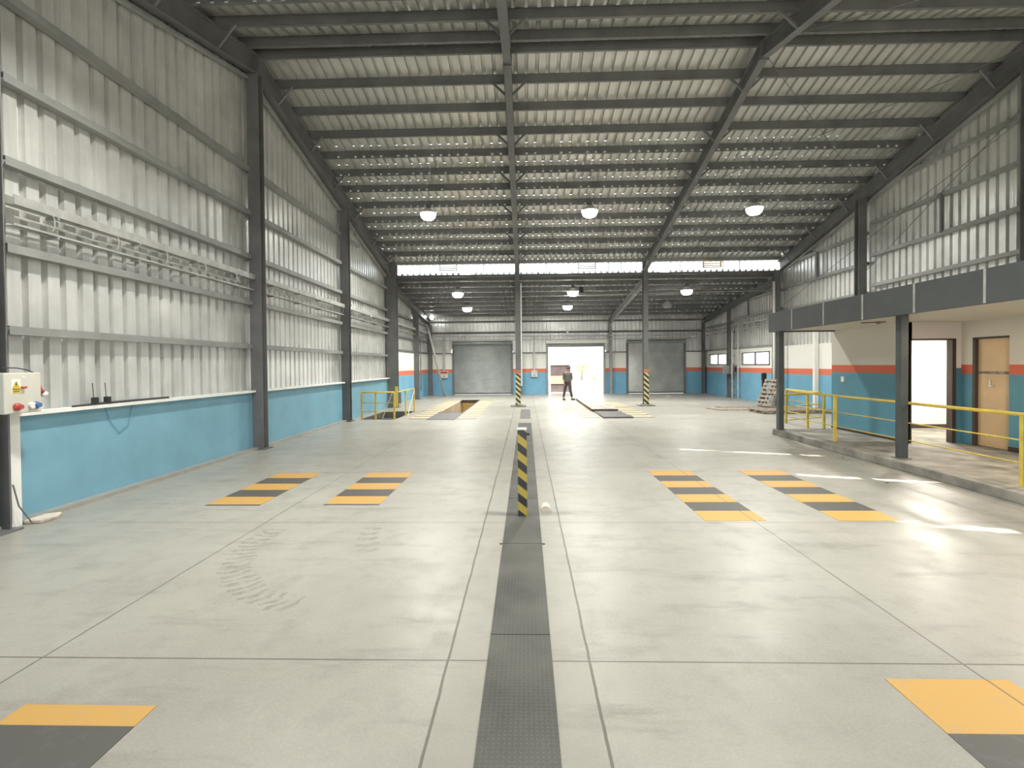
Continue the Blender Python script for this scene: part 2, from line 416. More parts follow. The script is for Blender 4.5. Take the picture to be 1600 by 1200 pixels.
PUR_F = [10.12, 9.2, 8.32, 7.6, 6.75, 5.9, 5.05, 4.2, 3.35, 2.5, 1.65, .8, -.05, -.9, -1.75, -2.6, -3.45]
PUR_L = [21.3, 22.22, 23.16, 24.1, 25.04, 25.98, 26.92, 27.86, 28.8]
zf_b = lambda y: RID_Z - SL*(y-RID_Y); zf_f = lambda y: RID_Z - SL*(RID_Y-y); zf_l = lambda y: 5.72 - .11*(y-YC)
mb = roof_sheet(RID_Y, YC+.4, zf_b, PUR_B[4:])
struct('ceiling_far_slope', mb, 'roofsheet', 'ribbed zinc roof sheeting on the long slope running down to the light strip', 'roof')
mb = roof_sheet(YF-.3, RID_Y, zf_f, PUR_F[2:3], slots=((3.1,5.5,7.75,.11),(4.15,6.0,5.55,.12),(4.0,5.7,3.35,.13)))  # slots added out of view so the sun falls in streaks on the floor
struct('ceiling_near_slope', mb, 'roofsheet', 'ribbed zinc roof sheeting on the slope nearest the viewer', 'roof')
mb = roof_sheet(YC+.02, YB+.3, zf_l, PUR_L, hs=.017)
struct('ceiling_low_roof', mb, 'roofsheet', 'lower ribbed roof beyond the light strip', 'roof')

# ------------------------------------------------------------------ purlins
def purlin(y, zs, label, grp, sl):
    mb = MB(); d = .2; top = zs
    x0, x1 = XL+.1, XR-.1
    mb.beam((x0,y,top-d/2),(x1,y,top-d/2),.006,d)
    mb.beam((x0,y+.03,top-.004),(x1,y+.03,top-.004),.066,.006); mb.beam((x0,y+.03,top-d+.004),(x1,y+.03,top-d+.004),.066,.006)
    mb.beam((x0,y+.061,top-d+.014),(x1,y+.061,top-d+.014),.005,.022)
    o = tag(link('roof_purlin', mb, 'steel', None), label, 'purlin', grp)
    if 'lower' in label:
        mb = MB(); mb.beam((x0,y-.012,top-d-.004),(x1,y-.012,top-d-.004),.04,.008); link('lip_highlight', mb, 'alu', o)  # aluminium strip stands in for light caught on the lower edge
    return o
for i, y in enumerate(PUR_B): purlin(y, zf_b(y)-.004, 'dark grey steel roof purlin, %s down the far slope from the ridge' % ORD[i], 'purlins on the far slope', -1)
for i, y in enumerate(PUR_F):
    if y < -4: continue
    l = 'dark grey steel roof purlin, %s from the ridge on the near slope' % ORD[i] if i < 3 else 'dark grey steel roof purlin overhead on the near slope behind the third purlin'
    purlin(y, zf_f(y)-.004, l, 'purlins on the near slope', 1)
for i, y in enumerate(PUR_L): purlin(y, zf_l(y)-.004, 'thin steel purlin of the lower roof, %s beyond the light strip' % ORD[i], 'purlins of the lower roof', -1)

# ------------------------------------------------------------------ rafters with fly braces
RX = [-5.87, -.35, 5.1, 10.78]
rn = ['along the left wall','running over the centre of the hall','between centre and right wall','along the right wall']
RD = .34
for i, x in enumerate(RX):
    wd = .2 if i in (0,3) else .165; dp = .42 if i in (0,3) else RD
    t = thing('roof_rafter', (x, RID_Y, RID_Z-.2-dp), 'dark steel main rafter %s, rising to the ridge' % rn[i], 'rafter', 'main rafters')
    off = .2+dp/2
    mb = MB(); mb.ibeam((x,RID_Y,RID_Z-off),(x,YC-.05,zf_b(YC)-off),dp,wd,tf=.016); link('far_beam', mb, 'steel', t)
    mb = MB(); mb.ibeam((x,RID_Y,RID_Z-off),(x,YF+.2,zf_f(YF+.2)-off),dp,wd,tf=.016); link('near_beam', mb, 'steel', t)
    mb = MB(); mb.beam((x,RID_Y-.012,RID_Z-off-dp/2-.05),(x,RID_Y-.012,RID_Z-.2),wd+.02,.03,(0,1,0)); link('ridge_plate', mb, 'steel', t)
    for k, y in enumerate(PUR_B):
        if k % 2 == 0: continue
        for s in (-1, 1):
            if (i == 0 and s < 0) or (i == 3 and s > 0): continue
            mb = MB(); z = zf_b(y)
            mb.beam((x+s*wd/2*.7, y-.02, z-.2-dp+.03),(x+s*.42, y-.02, z-.17),.045,.045); link('fly_brace', mb, 'steel', t)
    for k, y in enumerate(PUR_F[:4]):
        if k % 2 == 0: continue
        for s in (-1, 1):
            if (i == 0 and s < 0) or (i == 3 and s > 0): continue
            mb = MB(); z = zf_f(y); mb.beam((x+s*wd/2*.7, y-.02, z-.2-dp+.03),(x+s*.42, y-.02, z-.17),.045,.045); link('fly_brace', mb, 'steel', t)
    # low roof
    mb = MB(); mb.ibeam((x,YC+.1,zf_l(YC)-.2-.15),(x,YB-.15,zf_l(YB)-.2-.15),.3,.16); 
    tag(link('low_roof_rafter', mb, 'steel_light' if i == 2 else 'steel'), 'lighter steel rafter of the lower roof ' + rn[i].replace('running ','').replace('rising to the ridge',''), 'rafter', 'rafters of the lower roof')

# ------------------------------------------------------------------ columns
def column(x, y, z0, z1, dx, dy, label, name='steel_column', group=None, plate=True, mat='steel', web='x'):
    t = thing(name, (x, y, z0), label, 'column', group)
    mb = MB()
    if web == 'x': mb.ibeam((x,y,z0),(x,y,z1),dx,dy,up=(1,0,0))
    else: mb.ibeam((x,y,z0),(x,y,z1),dy,dx,up=(0,1,0))
    link('shaft', mb, mat, t)
    if plate:
        mb = MB(); mb.box(x-dx/2-.07,x+dx/2+.07,y-dy/2-.07,y+dy/2+.07,z0,z0+.02); link('base_plate', mb, mat, t)
    return t
ln = {5.35:'nearest of the row, at the left edge beside the cream control box', 10.55:'second of the row, under the ridge', 15.75:'third of the row, before the stairwell railing',
      25.9:'slim one beyond the wide column, against the painted wall', 29.6:'in the far left corner behind the slanting pipe'}
for y in (5.35, 10.55, 15.75, 25.9, 29.6):
    column(-5.87, y if y > 6 else 5.14, 0, walltop(y)-(.6 if y < 21 else .5), .26, .2, 'dark grey steel column on the left wall, ' + ln[y], group='left wall columns', web='y')
t = column(-5.80, 21.0, 0, 6.25, .46, .26, 'wide dark steel column of the left wall, yellow reflection painted at its foot behind the stairwell railing', group='left wall columns', web='y')
mb = MB(); mb.box(-5.66,-5.54,20.8,20.84,0,.92); link('yellow_reflection', mb, 'yellow', t)  # thin yellow plate paints a reflection on the column foot
rn2 = {10.55:'nearest visible, at the right edge above the mezzanine', 15.75:'second, standing behind the mezzanine fascia', 20.95:'third, at the end of the light strip beside the white pipe',
       25.9:'carrying switch boxes between the two small windows', 29.6:'in the far right corner beside the shiny shutter'}
for y in (5.35, 10.55, 15.75, 20.95, 25.9, 29.6):
    if y == 5.35: continue
    column(10.62 if y < 21 else 10.68, y, 0, walltop(y)-(.6 if y < 21 else .5), .26 if y < 25 else .14, .2, 'dark grey steel column on the right wall, ' + rn2[y], group='right wall columns', web='y')
for x, l in ((-.35,'hall column with yellow and black striped foot, straight behind the bollard'), (5.12,'hall column with yellow and black striped foot, right of the person')):
    t = column(x, 21.0, .06, 6.2 if True else 0, .2, .24, 'tall slim steel '+l, group='free standing hall columns', web='y')
    mb = MB(); mb.box(x-.105,x+.105,20.868,20.880,.06,1.42); link('striped_guard', mb, 'haz2', t)
    mb = MB(); mb.box(x-.105,x+.105,20.868,20.880,1.42,1.58); link('orange_band', mb, mk('faded orange paint', (.42,.16,.09), .6), t)
    mb = MB(); mb.box(x-.34,x+.34,20.7,21.3,0,.06); link('footing', mb, 'step', t, bevel=.01)
mb = MB(); mb.tube([(-.20,20.95,5.3),(-.20,20.95,.9)],.03,10); tag(link('pipe', mb, 'white'), 'thin white pipe running down beside the centre striped column', 'pipe')
for x, l in ((-.35,'left of the open roller door'), (5.1,'right of the open roller door')):
    column(x, 29.5, 0, zf_l(29.5)-.2, .16, .16, 'grey steel column on the back wall, '+l, group='back wall columns', web='y', mat='steel_light' if x > 0 else 'steel')

# ------------------------------------------------------------------ left wall
mb = wall_sheet('y', XL, -1, YF, YC, 1.27, walltop); struct('wall_left', mb, 'sheet', 'zinc ribbed cladding on the left side above the blue dwarf wall', 'wall')
mb = wall_sheet('y', XL, -1, YC, YB, 2.5, walltop); struct('wall_left_far', mb, 'sheet', 'ribbed cladding above the painted masonry at the far end of the left side', 'wall')
mb = MB(); mb.box(XL-.16, -5.98, YF, YC, 0, 1.25); struct('wall_left_dwarf', mb, 'masonry_low', 'low blue masonry wall along the left side', 'wall')
mb = MB(); mb.box(XL-.16, -5.98, YC, YB, 0, 2.5); struct('wall_left_masonry', mb, 'masonry', 'blue, orange and white painted masonry at the far left', 'wall')
mb = MB(); mb.box(-5.98, -5.84, YF, 16.2, 0, .05); struct('baseboard_left', mb, 'concrete', 'low concrete kerb along the foot of the left wall', 'kerb')
bays = [(.15,5.35),(5.35,10.55),(10.55,15.75),(15.75,21.0)]
bnm = ['behind the viewer','nearest visible','second visible','third visible']
for i, (a, b2) in enumerate(bays):
    if i == 0: continue
    mb = MB(); mb.box(XL+.03, -5.88, a+.12, b2-.12, 1.251, 1.295)
    tag(link('sill_rail', mb, 'white'), 'white metal sill on the blue dwarf wall, %s bay' % bnm[i], 'sill', 'sills on the dwarf wall')
def girt(x, a, b2, z, label, s=1, mat='steel', grp='wall girts', name='wall_girt'):
    # C channel, web vertical faces the hall
    mb = MB(); xi = x
    mb.beam((xi,a,z),(xi,b2,z),.006,.10); mb.beam((xi-s*.06,a,z+.047),(xi-s*.06,b2,z+.047),.12,.006); mb.beam((xi-s*.06,a,z-.047),(xi-s*.06,b2,z-.047),.12,.006)
    return tag(link(name, mb, mat), label, 'girt', grp)
zg = [2.25, 3.2, 4.2, 5.15, 6.1]
hn = ['lowest','second from the bottom','third from the bottom','fourth from the bottom','topmost']
for i, (a, b2) in enumerate(bays):
    for k, z in enumerate(zg):
        if z > walltop(a)-.6 and z > walltop(b2)-.6: continue
        bb = b2
        if i == 3 and z > 5.3: bb = 17.5
        girt(-5.94, a+.1, bb-.1, z, 'steel girt on the left wall, %s in the %s bay' % (hn[k], bnm[i]), 1, 'steel_light', 'left wall girts')
for i, (a, b2) in enumerate(((21.0,25.9),(25.9,29.6))):
    for k, z in enumerate((2.53, 3.2, 4.2)):
        girt(-5.94, a+.15, b2-.08, z, 'far left wall girt past the wide column, %s, %s bay' % (('lowest','middle','upper')[k], ('first','last')[i]), 1, 'steel', 'far left girts')
# cable trays
def tray(x, a, b2, z, w_, label, axis='y', s=1, h=.06, hang=True):
    t = thing('cable_tray', (x, (a+b2)/2, z) if axis == 'y' else ((a+b2)/2, x, z), label, 'cable tray', 'cable trays')
    def B(mb, u0, u1, d0, d1, z0, z1):
        d0, d1 = sorted((x+s*d0, x+s*d1))
        if axis == 'y': mb.box(d0, d1, u0, u1, z0, z1)
        else: mb.box(u0, u1, d0, d1, z0, z1)
    mb = MB(); B(mb, a, b2, 0, w_, z, z+.006); B(mb, a, b2, 0, .006, z, z+h); B(mb, a, b2, w_-.006, w_, z, z+h)
    link('channel', mb, 'galv', t)
    if hang:
        y = a + .5
        while y < b2:
            mb = MB(); B(mb, y, y+.03, -.03, w_+.02, z-.03, z-.002); link('bracket', mb, 'steel_light', t)
            y += 1.3
    return t
for (a, b2), bn in (((5.46,10.44),'nearest bay'),((10.66,15.64),'second bay'),((15.86,20.86),'third bay'),((21.14,25.79),'first far bay'),((26.01,29.4),'last far bay')):
    tray(-5.97, a, b2, 3.69, .11, 'wide galvanised cable tray along the left wall, '+bn, h=.12)
    tray(-5.97, a, b2, 3.45, .10, 'narrow lower cable tray along the left wall, '+bn, h=.035)
for k in range(14):
    y = 5.9+k*.95
    if any(abs(y-c) < .2 for c in (10.55,15.75)): continue
    mb = MB(); mb.tube([(-5.85,y,3.70),(-5.82,y,3.655),(-5.82,y,3.56),(-5.85,y,3.50)],.007,6); tag(link('hook_hanger', mb, 'galv'), 'small bent hanger hooked between the two left wall cable trays', 'hanger', 'hangers between the left wall trays')
mb = MB()
mb.tube([(-5.92,5.5+k*.5,3.565+.012*math.sin(k*2.3)) for k in range(0,10)],.014,6); tag(link('cable_bundle', mb, 'galv'), 'silver conduit lying between the two trays, nearest bay of the left wall', 'conduit')
for s_, x_, nm in ((1,-5.98,'left'),(-1,10.84,'right')):
    for (a, b2), z0, dz in (((RID_Y+.12,YC-.3),zf_b,-.72),((YF+.3,RID_Y-.12),zf_f,-.72)):
        mb = MB(); mb.beam((x_,a,z0(a)+dz),(x_,b2,z0(b2)+dz),.10,.05); struct('trim_%s_eave' % nm, mb, 'steel_light', 'light grey sloping edge angle on top of the %s wall cladding under the rafter' % nm, 'edge angle')

# ------------------------------------------------------------------ back wall
DO = [(-4.45,-.87,3.1),(1.3,4.75,3.1),(6.15,9.6,3.1)]
mb = MB(); xs = [XL-.1] ; y0, y1 = YB-.02, YB+.16
prev = XL-.16
for a, b2, h in DO: mb.box(prev, a, y0, y1, 0, 2.5); prev = b2
mb.box(prev, XR+.16, y0, y1, 0, 2.5)
struct('wall_back', mb, 'masonry', 'blue, orange and white painted masonry piers between the roller doors', 'wall')
mb = wall_sheet('x', YB, 1, XL, XR, lambda x: 3.16 if any(a-.02 <= x <= b2+.02 for a, b2, h in DO) else 2.5, lambda x: zf_l(YB)); struct('wall_back_cladding', mb, 'sheet', 'ribbed metal cladding above the roller doors on the back wall', 'wall')
for k, z in enumerate((3.78, 4.45)):
    mb = MB(); mb.box(XL+.1, XR-.1, YB-.13, YB-.02, z-.05, z+.05)
    tag(link('wall_girt', mb, 'steel'), 'long steel girt on the back wall, %s one above the doors' % ('lower','upper')[k], 'girt', 'back wall girts')
for x0, x1, s in ((XL+.1,-4.5,'left of the closed grey shutter'),(-.85,1.25,'between the closed and the open roller door'),(4.8,6.1,'between the open door and the shiny shutter'),(9.65,XR-.3,'right of the shiny shutter')):
    mb = MB(); mb.box(x0, x1, YB-.1, YB-.02, 2.5, 2.56); tag(link('sill_rail', mb, 'steel'), 'dark rail topping the pier '+s, 'sill', 'rails on the back wall piers')
for z, wl, nm in ((3.52,.14,'wide upper'),(3.30,.08,'narrow lower')):
    tray(YB-.3, -5.55, 10.3, z, .12, '%s cable tray along the back wall over the doors' % nm, axis='x', s=-1, h=.05)

def shutter_mesh(x0, x1, z0, z1, y):
    mb = MB(); n = int((z1-z0)/.035); pts = []
    nn = max(4, int((z1-z0)/.078)); h = (z1-z0)/nn
    for i in range(nn):
        for f, d in ((0,0),(.25,.010),(.5,.014),(.75,.010)): pts.append((z0+(i+f)*h, d))
    pts.append((z1, 0))
    for (za, da), (zb, db) in zip(pts, pts[1:]): mb.q([(x0,y-da,za),(x1,y-da,za),(x1,y-db,zb),(x0,y-db,zb)])
    return mb
for k, ((a, b2, h), mat, lab) in enumerate(zip(DO, ('shutter','shutter','shutter_bright'), ('closed grey roller shutter door at the left of the back wall','open roller shutter door rolled up under its housing','closed shiny roller shutter door at the right of the back wall'))):
    t = thing('door_%d' % (k+1), ((a+b2)/2, YB, 0), lab, 'roller door', None, 'structure')
    if k != 1: link('curtain', shutter_mesh(a, b2, 0.02, h, YB-.05), mat, t)
    else: link('curtain', shutter_mesh(a, b2, 2.86, h+.05, YB-.05), 'steel_light', t)
    for s in (a, b2):
        mb = MB(); mb.box(s-.06, s+.06, YB-.12, YB-.01, 0, h+.05); link('guide_rail', mb, 'steel_light' if k == 1 else 'steel', t)
    mb = MB()
    if k == 1: mb.box(a-.1, b2+.1, YB-.28, YB-.06, h-.02, h+.2)
    else: mb.lathe((a-.05, YB-.18, h+.05), [(.11,0),(.11,b2-a+.1)], 16, 'x')
    link('roller_housing', mb, 'white' if k == 1 else 'shutter', t)
    if k != 1:
        mb = MB(); mb.box(a, b2, YB-.09, YB-.03, .02, .10); link('bottom_bar', mb, 'steel', t)

# ------------------------------------------------------------------ right wall
WIN = [(21.95,24.75,1.70,2.32),(26.55,29.05,1.70,2.32)]
mb = MB(); xa, xb = 10.85, XR+.16
ys = [12.0, WIN[0][0], WIN[0][1], WIN[1][0], WIN[1][1], YB]
mb.box(xa, xb, YF, ys[1], 0, 2.5); mb.box(xa, xb, ys[2], ys[3], 0, 2.5); mb.box(xa, xb, ys[4], ys[5], 0, 2.5)
for wy0, wy1, z0, z1 in WIN: mb.box(xa, xb, wy0, wy1, 0, z0); mb.box(xa, xb, wy0, wy1, z1, 2.5)
struct('wall_right', mb, 'masonry', 'blue, orange and white painted masonry along the right side', 'wall')
mb = wall_sheet('y', XR, 1, YF, YB, 2.5, walltop); struct('wall_right_cladding', mb, 'sheet', 'ribbed zinc cladding on the right side above the mezzanine', 'wall')
for k, (wy0, wy1, z0, z1) in enumerate(WIN):
    t = thing('window_%d' % (k+1), (10.85, (wy0+wy1)/2, z0), ('low wide two-pane window nearer the pallets','low wide two-pane window nearer the far corner')[k], 'window', None, 'structure')
    mb = MB(); f = .05
    mb.box(10.82,10.9,wy0,wy1,z0,z0+f); mb.box(10.82,10.9,wy0,wy1,z1-f,z1); mb.box(10.82,10.9,wy0,wy0+f,z0,z1); mb.box(10.82,10.9,wy1-f,wy1,z0,z1)
    ym = (wy0+wy1)/2; mb.box(10.82,10.9,ym-.025,ym+.025,z0,z1); link('window_frame', mb, 'steel', t)
    mb = MB(); mb.box(10.855,10.861,wy0+f,wy1-f,z0+f,z1-f); link('pane', mb, 'glass', t)
rg = {(5.35,10.55):(4.2,5.15,6.15), (10.55,15.75):(4.2,5.15,6.15,7.15), (15.75,20.95):(4.0,4.95,5.9), (20.95,25.9):(2.55,4.1,4.9), (25.9,29.6):(2.55,3.95)}
rb = {5.35:'bay at the right edge', 10.55:'widest visible bay above the fascia', 15.75:'bay before the light strip', 20.95:'bay over the near window', 25.9:'last bay'}
for (a, b2), zs in rg.items():
    for k, z in enumerate(zs): girt(10.84, a+.1, b2-.1, z, 'right wall girt, %s, in the %s' % (hn[k], rb[a]), -1, 'steel_light' if a > 10 else 'steel', 'right wall girts')
for y, z0, z1, l in ((13.0,5.15,6.15,'above the mezzanine fascia'),(18.4,4.95,5.9,'near the end of the light strip'),(24.0,4.1,4.9,'over the near window')):
    mb = MB(); mb.box(10.8,10.86,y-.03,y+.03,z0,z1); tag(link('girt_strut', mb, 'steel'), 'short upright dark strut between two right wall girts '+l, 'strut')
[tray(10.8, a, b2, 3.7, .13, 'wide cable tray on the right wall, %s bay beyond the mezzanine' % n, s=-1) for a, b2, n in ((15.9,20.8,'first'),(21.1,25.75,'second'),(26.05,29.4,'last'))]
[tray(10.8, a, b2, 3.45, .08, 'narrow cable tray on the right wall, %s bay beyond the mezzanine' % n, s=-1, h=.035) for a, b2, n in ((15.9,20.8,'first'),(21.1,25.75,'second'),(26.05,29.4,'last'))]
# front wall, behind the viewer: invented wide opening for daylight, lintel height limits it
mb = MB(); mb.box(XL-.1, XR+.1, YF-.1, YF, 4.4, zf_f(YF)-.02); struct('wall_front', mb, 'sheet', 'lintel cladding over the invented open front side behind the viewer', 'wall')

# ------------------------------------------------------------------ clerestory
t = thing('window_3', (2.45, YC, 5.68), 'long bright clerestory light strip between the two roofs', 'window', None, 'structure')
mb = MB(); mb.box(XL+.1, XR-.1, YC-.05, YC+.06, 6.16, 6.30); link('head_beam', mb, 'steel_light', t)
mb = MB(); mb.box(XL+.1, XR-.1, YC-.06, YC+.06, 5.6, 5.69); link('sill_beam', mb, 'steel', t)
mb = MB(); mb.box(XL+.1, XR-.1, YC+.0, YC+.006, 5.69, 6.16); link('pane', mb, 'glass', t)
mb = MB()
for x in (-4.55,-4.0,-2.1,-1.8,.9,1.85,3.55,4.1,6.2,6.6,8.4,9.1): mb.box(x-.012, x+.012, YC-.02, YC-.002, 5.69, 6.16)
link('mullion', mb, 'steel_light', t)
for x, mt, l in ((-3.3,'alu','above the left pit'),(2.62,'alu','above the person'),(7.9,'band','pinkish, towards the right wall')):
    t = thing('vent_louvre', (x, YC-.12, 5.86), 'small louvred vent box hung in the light strip '+l, 'vent', 'vent boxes in the light strip')
    mb = MB(); mb.box(x-.38,x+.38,YC-.2,YC-.08,6.11,6.14); mb.box(x-.38,x-.35,YC-.2,YC-.08,5.86,6.11); mb.box(x+.35,x+.38,YC-.2,YC-.08,5.86,6.11); mb.box(x-.38,x+.38,YC-.2,YC-.08,5.86,5.885)
    link('casing', mb, mt, t)
    mb = MB()
    for k in range(2): mb.beam((x-.35,YC-.14,5.95+k*.08),(x+.35,YC-.14,5.95+k*.08),.05,.012,(0,.5,1))
    link('louvre_blade', mb, mt, t)

# ------------------------------------------------------------------ roof bracing rods
def rod(p, q, l):
    mb = MB(); mb.tube([p, q], .009, 6); tag(link('bracing_rod', mb, 'steel'), l, 'rod', 'roof cross bracing rods')
for y0, y1, nm in ((10.75,15.7,'upper'),(15.8,20.8,'lower')):
    rod((5.2,y0,zf_b(y0)-.27),(10.65,y1,zf_b(y1)-.27),'thin bracing rod under the right roof bay, %s panel, running down to the right' % nm)
    rod((10.65,y0,zf_b(y0)-.30),(5.2,y1,zf_b(y1)-.30),'thin bracing rod under the right roof bay, %s panel, running down to the left' % nm)
rod((5.2,10.3,zf_f(10.3)-.27),(10.65,5.4,zf_f(5.4)-.27),'thin bracing rod at the top right of the near slope, crossing to the right')
rod((10.65,10.3,zf_f(10.3)-.30),(5.2,5.4,zf_f(5.4)-.30),'thin bracing rod at the top right of the near slope, crossing to the left')
mb = MB(); mb.tube([(-.3,22.75,4.98),(10.5,21.5,4.94)],.012,6); tag(link('tie_rod', mb, 'galv'), 'long thin tie rod hanging level under the lower roof', 'rod')
for k, (z0, z1) in enumerate(((4.6,6.9),(6.5,4.6))):
    mb = MB(); mb.tube([(10.8,15.9 if k == 0 else 10.7,z0 if k == 0 else 7.1),(10.8,20.8 if k else 10.7,4.2 if k else 7.4)],.008,6)
    tag(link('bracing_rod', mb, 'steel'), ('thin wall bracing rod on the right wall above the fascia','thin long wall bracing rod sloping down the right wall')[k], 'rod', 'wall bracing rods')

# ------------------------------------------------------------------ high-bay lamps
def lamp(x, y, z, label, on=True, top=None, power=230):
    t = thing('high_bay_lamp', (x, y, z), label, 'lamp', 'high bay lamps')
    top = roofz(y)-.1 if top is None else top
    mb = MB(); mb.lathe((x,y,z), [(.085,.14),(.10,.15),(.225,.02),(.262,-.005),(.268,-.005),(.268,.005),(.232,.035),(.11,.165)], 28); link('reflector_rim', mb, 'alu', t)
    mb = MB(); mb.lathe((x,y,z+.004), [(.08,-.20),(.16,-.185),(.225,-.12),(.25,-.04),(.25,.0),(.20,.03),(.09,.12)], 28); link('diffuser', mb, 'lampglow' if on else 'lampoff', t, smooth=True)
    mb = MB(); mb.lathe((x,y,z+.15), [(.075,0),(.085,.03),(.085,.13),(.05,.16)], 16); link('driver_housing', mb, 'steel', t)
    mb = MB(); mb.tube([(x,y,z+.3),(x,y,top)],.008,6); link('suspension', mb, 'steel', t)
    if on:
        l = bpy.data.lights.new('lamp_light', 'AREA'); l.shape = 'DISK'; l.size = .40; l.energy = power; l.color = (1,.985,.91); l.spread = 2.6
        o = bpy.data.objects.new('lamp_light', l); COL.objects.link(o); o.location = (0,0,-.23); o.parent = t
for x, l in ((-3.16,'left'),(2.1,'middle'),(7.37,'right')): lamp(x, 15.9, 6.76, 'lit high bay lamp under the far slope, %s of the three large ones' % l)
for x, l in ((-3.09,'left'),(2.15,'middle'),(7.27,'right')): lamp(x, 22.2, 5.09, 'lit high bay lamp just beyond the light strip, %s of three' % l, power=150)
lamp(-3.06, 25.5, 4.80, 'small lit lamp deep under the lower roof over the left pit', power=130)
lamp(2.19, 25.5, 4.84, 'small lit lamp deep under the lower roof over the person', power=130)
lamp(7.35, 25.5, 4.86, 'unlit dark lamp under the lower roof before the shiny shutter', on=False)
for x in (-3.16, 2.1, 7.37): lamp(x, 5.3, 6.76, 'added lit high bay lamp, unseen overhead on the near slope', power=200)  # unseen row added to brighten the near end of the hall
for x, y, z, l, s in ((-5.5,28.4,4.62,'bright round flood light in the far left corner under the low roof',.11),(-5.72,27.6,4.58,'small flood light on the left wall near the far corner',.06)):
    t = thing('flood_light', (x, y, z), l, 'lamp')
    mb = MB(); mb.lathe((x,y,z-s), [(s*.5,0),(s,s*.5),(s,s*1.4),(s*.5,s*2)], 16); link('glass_bulb', mb, 'lampglow', t, smooth=True)
    mb = MB(); mb.tube([(x,y,z+s),(x,y,zf_l(y)-.15)],.02,8); link('mount', mb, 'steel', t)
t = thing('speaker_box', (2.46,21.7,4.95), 'small black box hanging beside the middle lamp under the lower roof', 'box')
mb = MB(); mb.box(2.36,2.56,21.6,21.8,4.99,5.22); link('casing', mb, 'blackrub', t, bevel=.01)
mb = MB(); mb.box(2.32,2.60,21.58,21.82,4.95,4.985); link('rim', mb, 'blackrub', t)
mb = MB(); mb.tube([(2.46,21.7,5.22),(2.46,21.7,5.6)],.01,6); link('rod', mb, 'steel', t)

# ------------------------------------------------------------------ mezzanine office, right
PX, PY0, PY1, PZ = 6.17, -1.0, 12.36, .14
mb = MB(); mb.box(PX, 10.8, PY0, PY1, 0, PZ); struct('floor_platform', mb, 'step', 'raised concrete walkway in front of the office', 'platform', bevel=.012)
mb = MB(); mb.box(6.2, 10.84, PY0, 12.42, 2.60, 3.0); struct('ceiling_office', mb, 'soffit', 'cream soffit under the mezzanine', 'ceiling')
t = thing('trim_1', (6.14,5.7,2.565), 'dark grey fascia panels along the mezzanine edge', 'fascia', None, 'structure')
fy = [12.46, 11.37, 10.18, 9.02, 7.84, 6.66, 5.48, 4.3, 3.1, 1.9, .7, -1.0]
for a, b2 in zip(fy, fy[1:]):
    mb = MB(); mb.box(6.12,6.2,b2+.008,a-.008,2.565,3.03); link('fascia_panel', mb, 'fascia', t)
for b2 in fy[1:-1]:
    mb = MB(); mb.box(6.112,6.121,b2-.018,b2+.018,2.57,3.025); link('joint_strip', mb, 'galv', t)
mb = MB(); mb.box(6.16,6.2,PY0,12.46,2.57,3.02); link('joint_backing', mb, 'galv', t)
mb = MB(); mb.box(6.2,10.84,12.38,12.46,2.565,3.03); link('end_panel', mb, 'fascia', t)
WA, WC, WBY = 7.72, 8.82, 10.1
mb = MB(); mb.box(WA, WA+.12, WBY, 12.5, PZ, 2.6); mb.box(WA+.12,10.85,12.38,12.5,PZ,2.6)
struct('wall_office_far', mb, 'office', 'blue office wall with orange stripe left of the doors', 'wall')
DX0, DX1, DT = 7.80, 8.66, 2.26
mb = MB(); mb.box(WA, DX0, WBY-.0, WBY+.12, PZ, 2.6); mb.box(DX1, WC+.12, WBY, WBY+.12, PZ, 2.6); mb.box(DX0, DX1, WBY, WBY+.12, DT, 2.6)
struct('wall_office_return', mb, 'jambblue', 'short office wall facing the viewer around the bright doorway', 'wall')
DY0, DY1 = 9.12, 9.84
mb = MB(); mb.box(WC, WC+.12, DY1, WBY, PZ, 2.6); mb.box(WC, WC+.12, PY0, DY0, PZ, 2.6); mb.box(WC, WC+.12, DY0, DY1, DT, 2.6)
struct('wall_office_near', mb, 'office', 'blue office wall with orange stripe right of the wooden door', 'wall')
mb = MB(); mb.box(WA+.12,10.72,12.34,12.378,PZ+.1,2.6); mb.box(WA+.12,WA+.14,WBY+.13,12.34,PZ,2.6); mb.box(10.72,10.85,PY0,12.38,PZ,2.6); mb.box(WC+.12,10.72,WBY+.05,WBY+.12,PZ,2.6) ; struct('wall_office_inner', mb, 'white', 'white inner wall of the office seen through the doorway', 'wall')
mb = MB(); mb.box(WC-.012, WC, PY0, DY0, PZ, PZ+.09); mb.box(WA-.012, WA, WBY, 12.5, PZ, PZ+.05); struct('baseboard_office', mb, 'frame_dark', 'dark skirting along the office walls', 'skirting')
mb = MB(); mb.box(7.9,10.7,12.325,12.36,PZ,PZ+.1); struct('baseboard_inner', mb, 'frame_dark', 'dark skirting inside the bright doorway', 'skirting')
t = thing('door_4', ((DX0+DX1)/2, WBY, PZ), 'open office doorway with dark frame and bright white room behind', 'door', None, 'structure')
mb = MB(); mb.box(DX0,DX0+.03,WBY-.01,WBY+.13,PZ,DT); mb.box(DX0,DX1,WBY-.01,WBY+.13,DT-.03,DT); link('door_frame', mb, 'frame_dark', t)
mb = MB(); mb.box(DX1-.02,DX1+.0,WBY-.01,WBY+.13,PZ,DT); mb.box(DX1+.0,DX1+.045,WBY-.02,WBY,PZ,DT+.0); link('dark_jamb', mb, 'frame_dark', t)
t = thing('door_5', (WC, (DY0+DY1)/2, PZ), 'beige wooden office door in a dark frame', 'door', None, 'structure')
mb = MB(); mb.box(WC-.01,WC+.13,DY1-.06,DY1,PZ,DT); mb.box(WC-.01,WC+.13,DY0,DY1,DT-.035,DT); link('door_frame', mb, 'frame_dark', t)
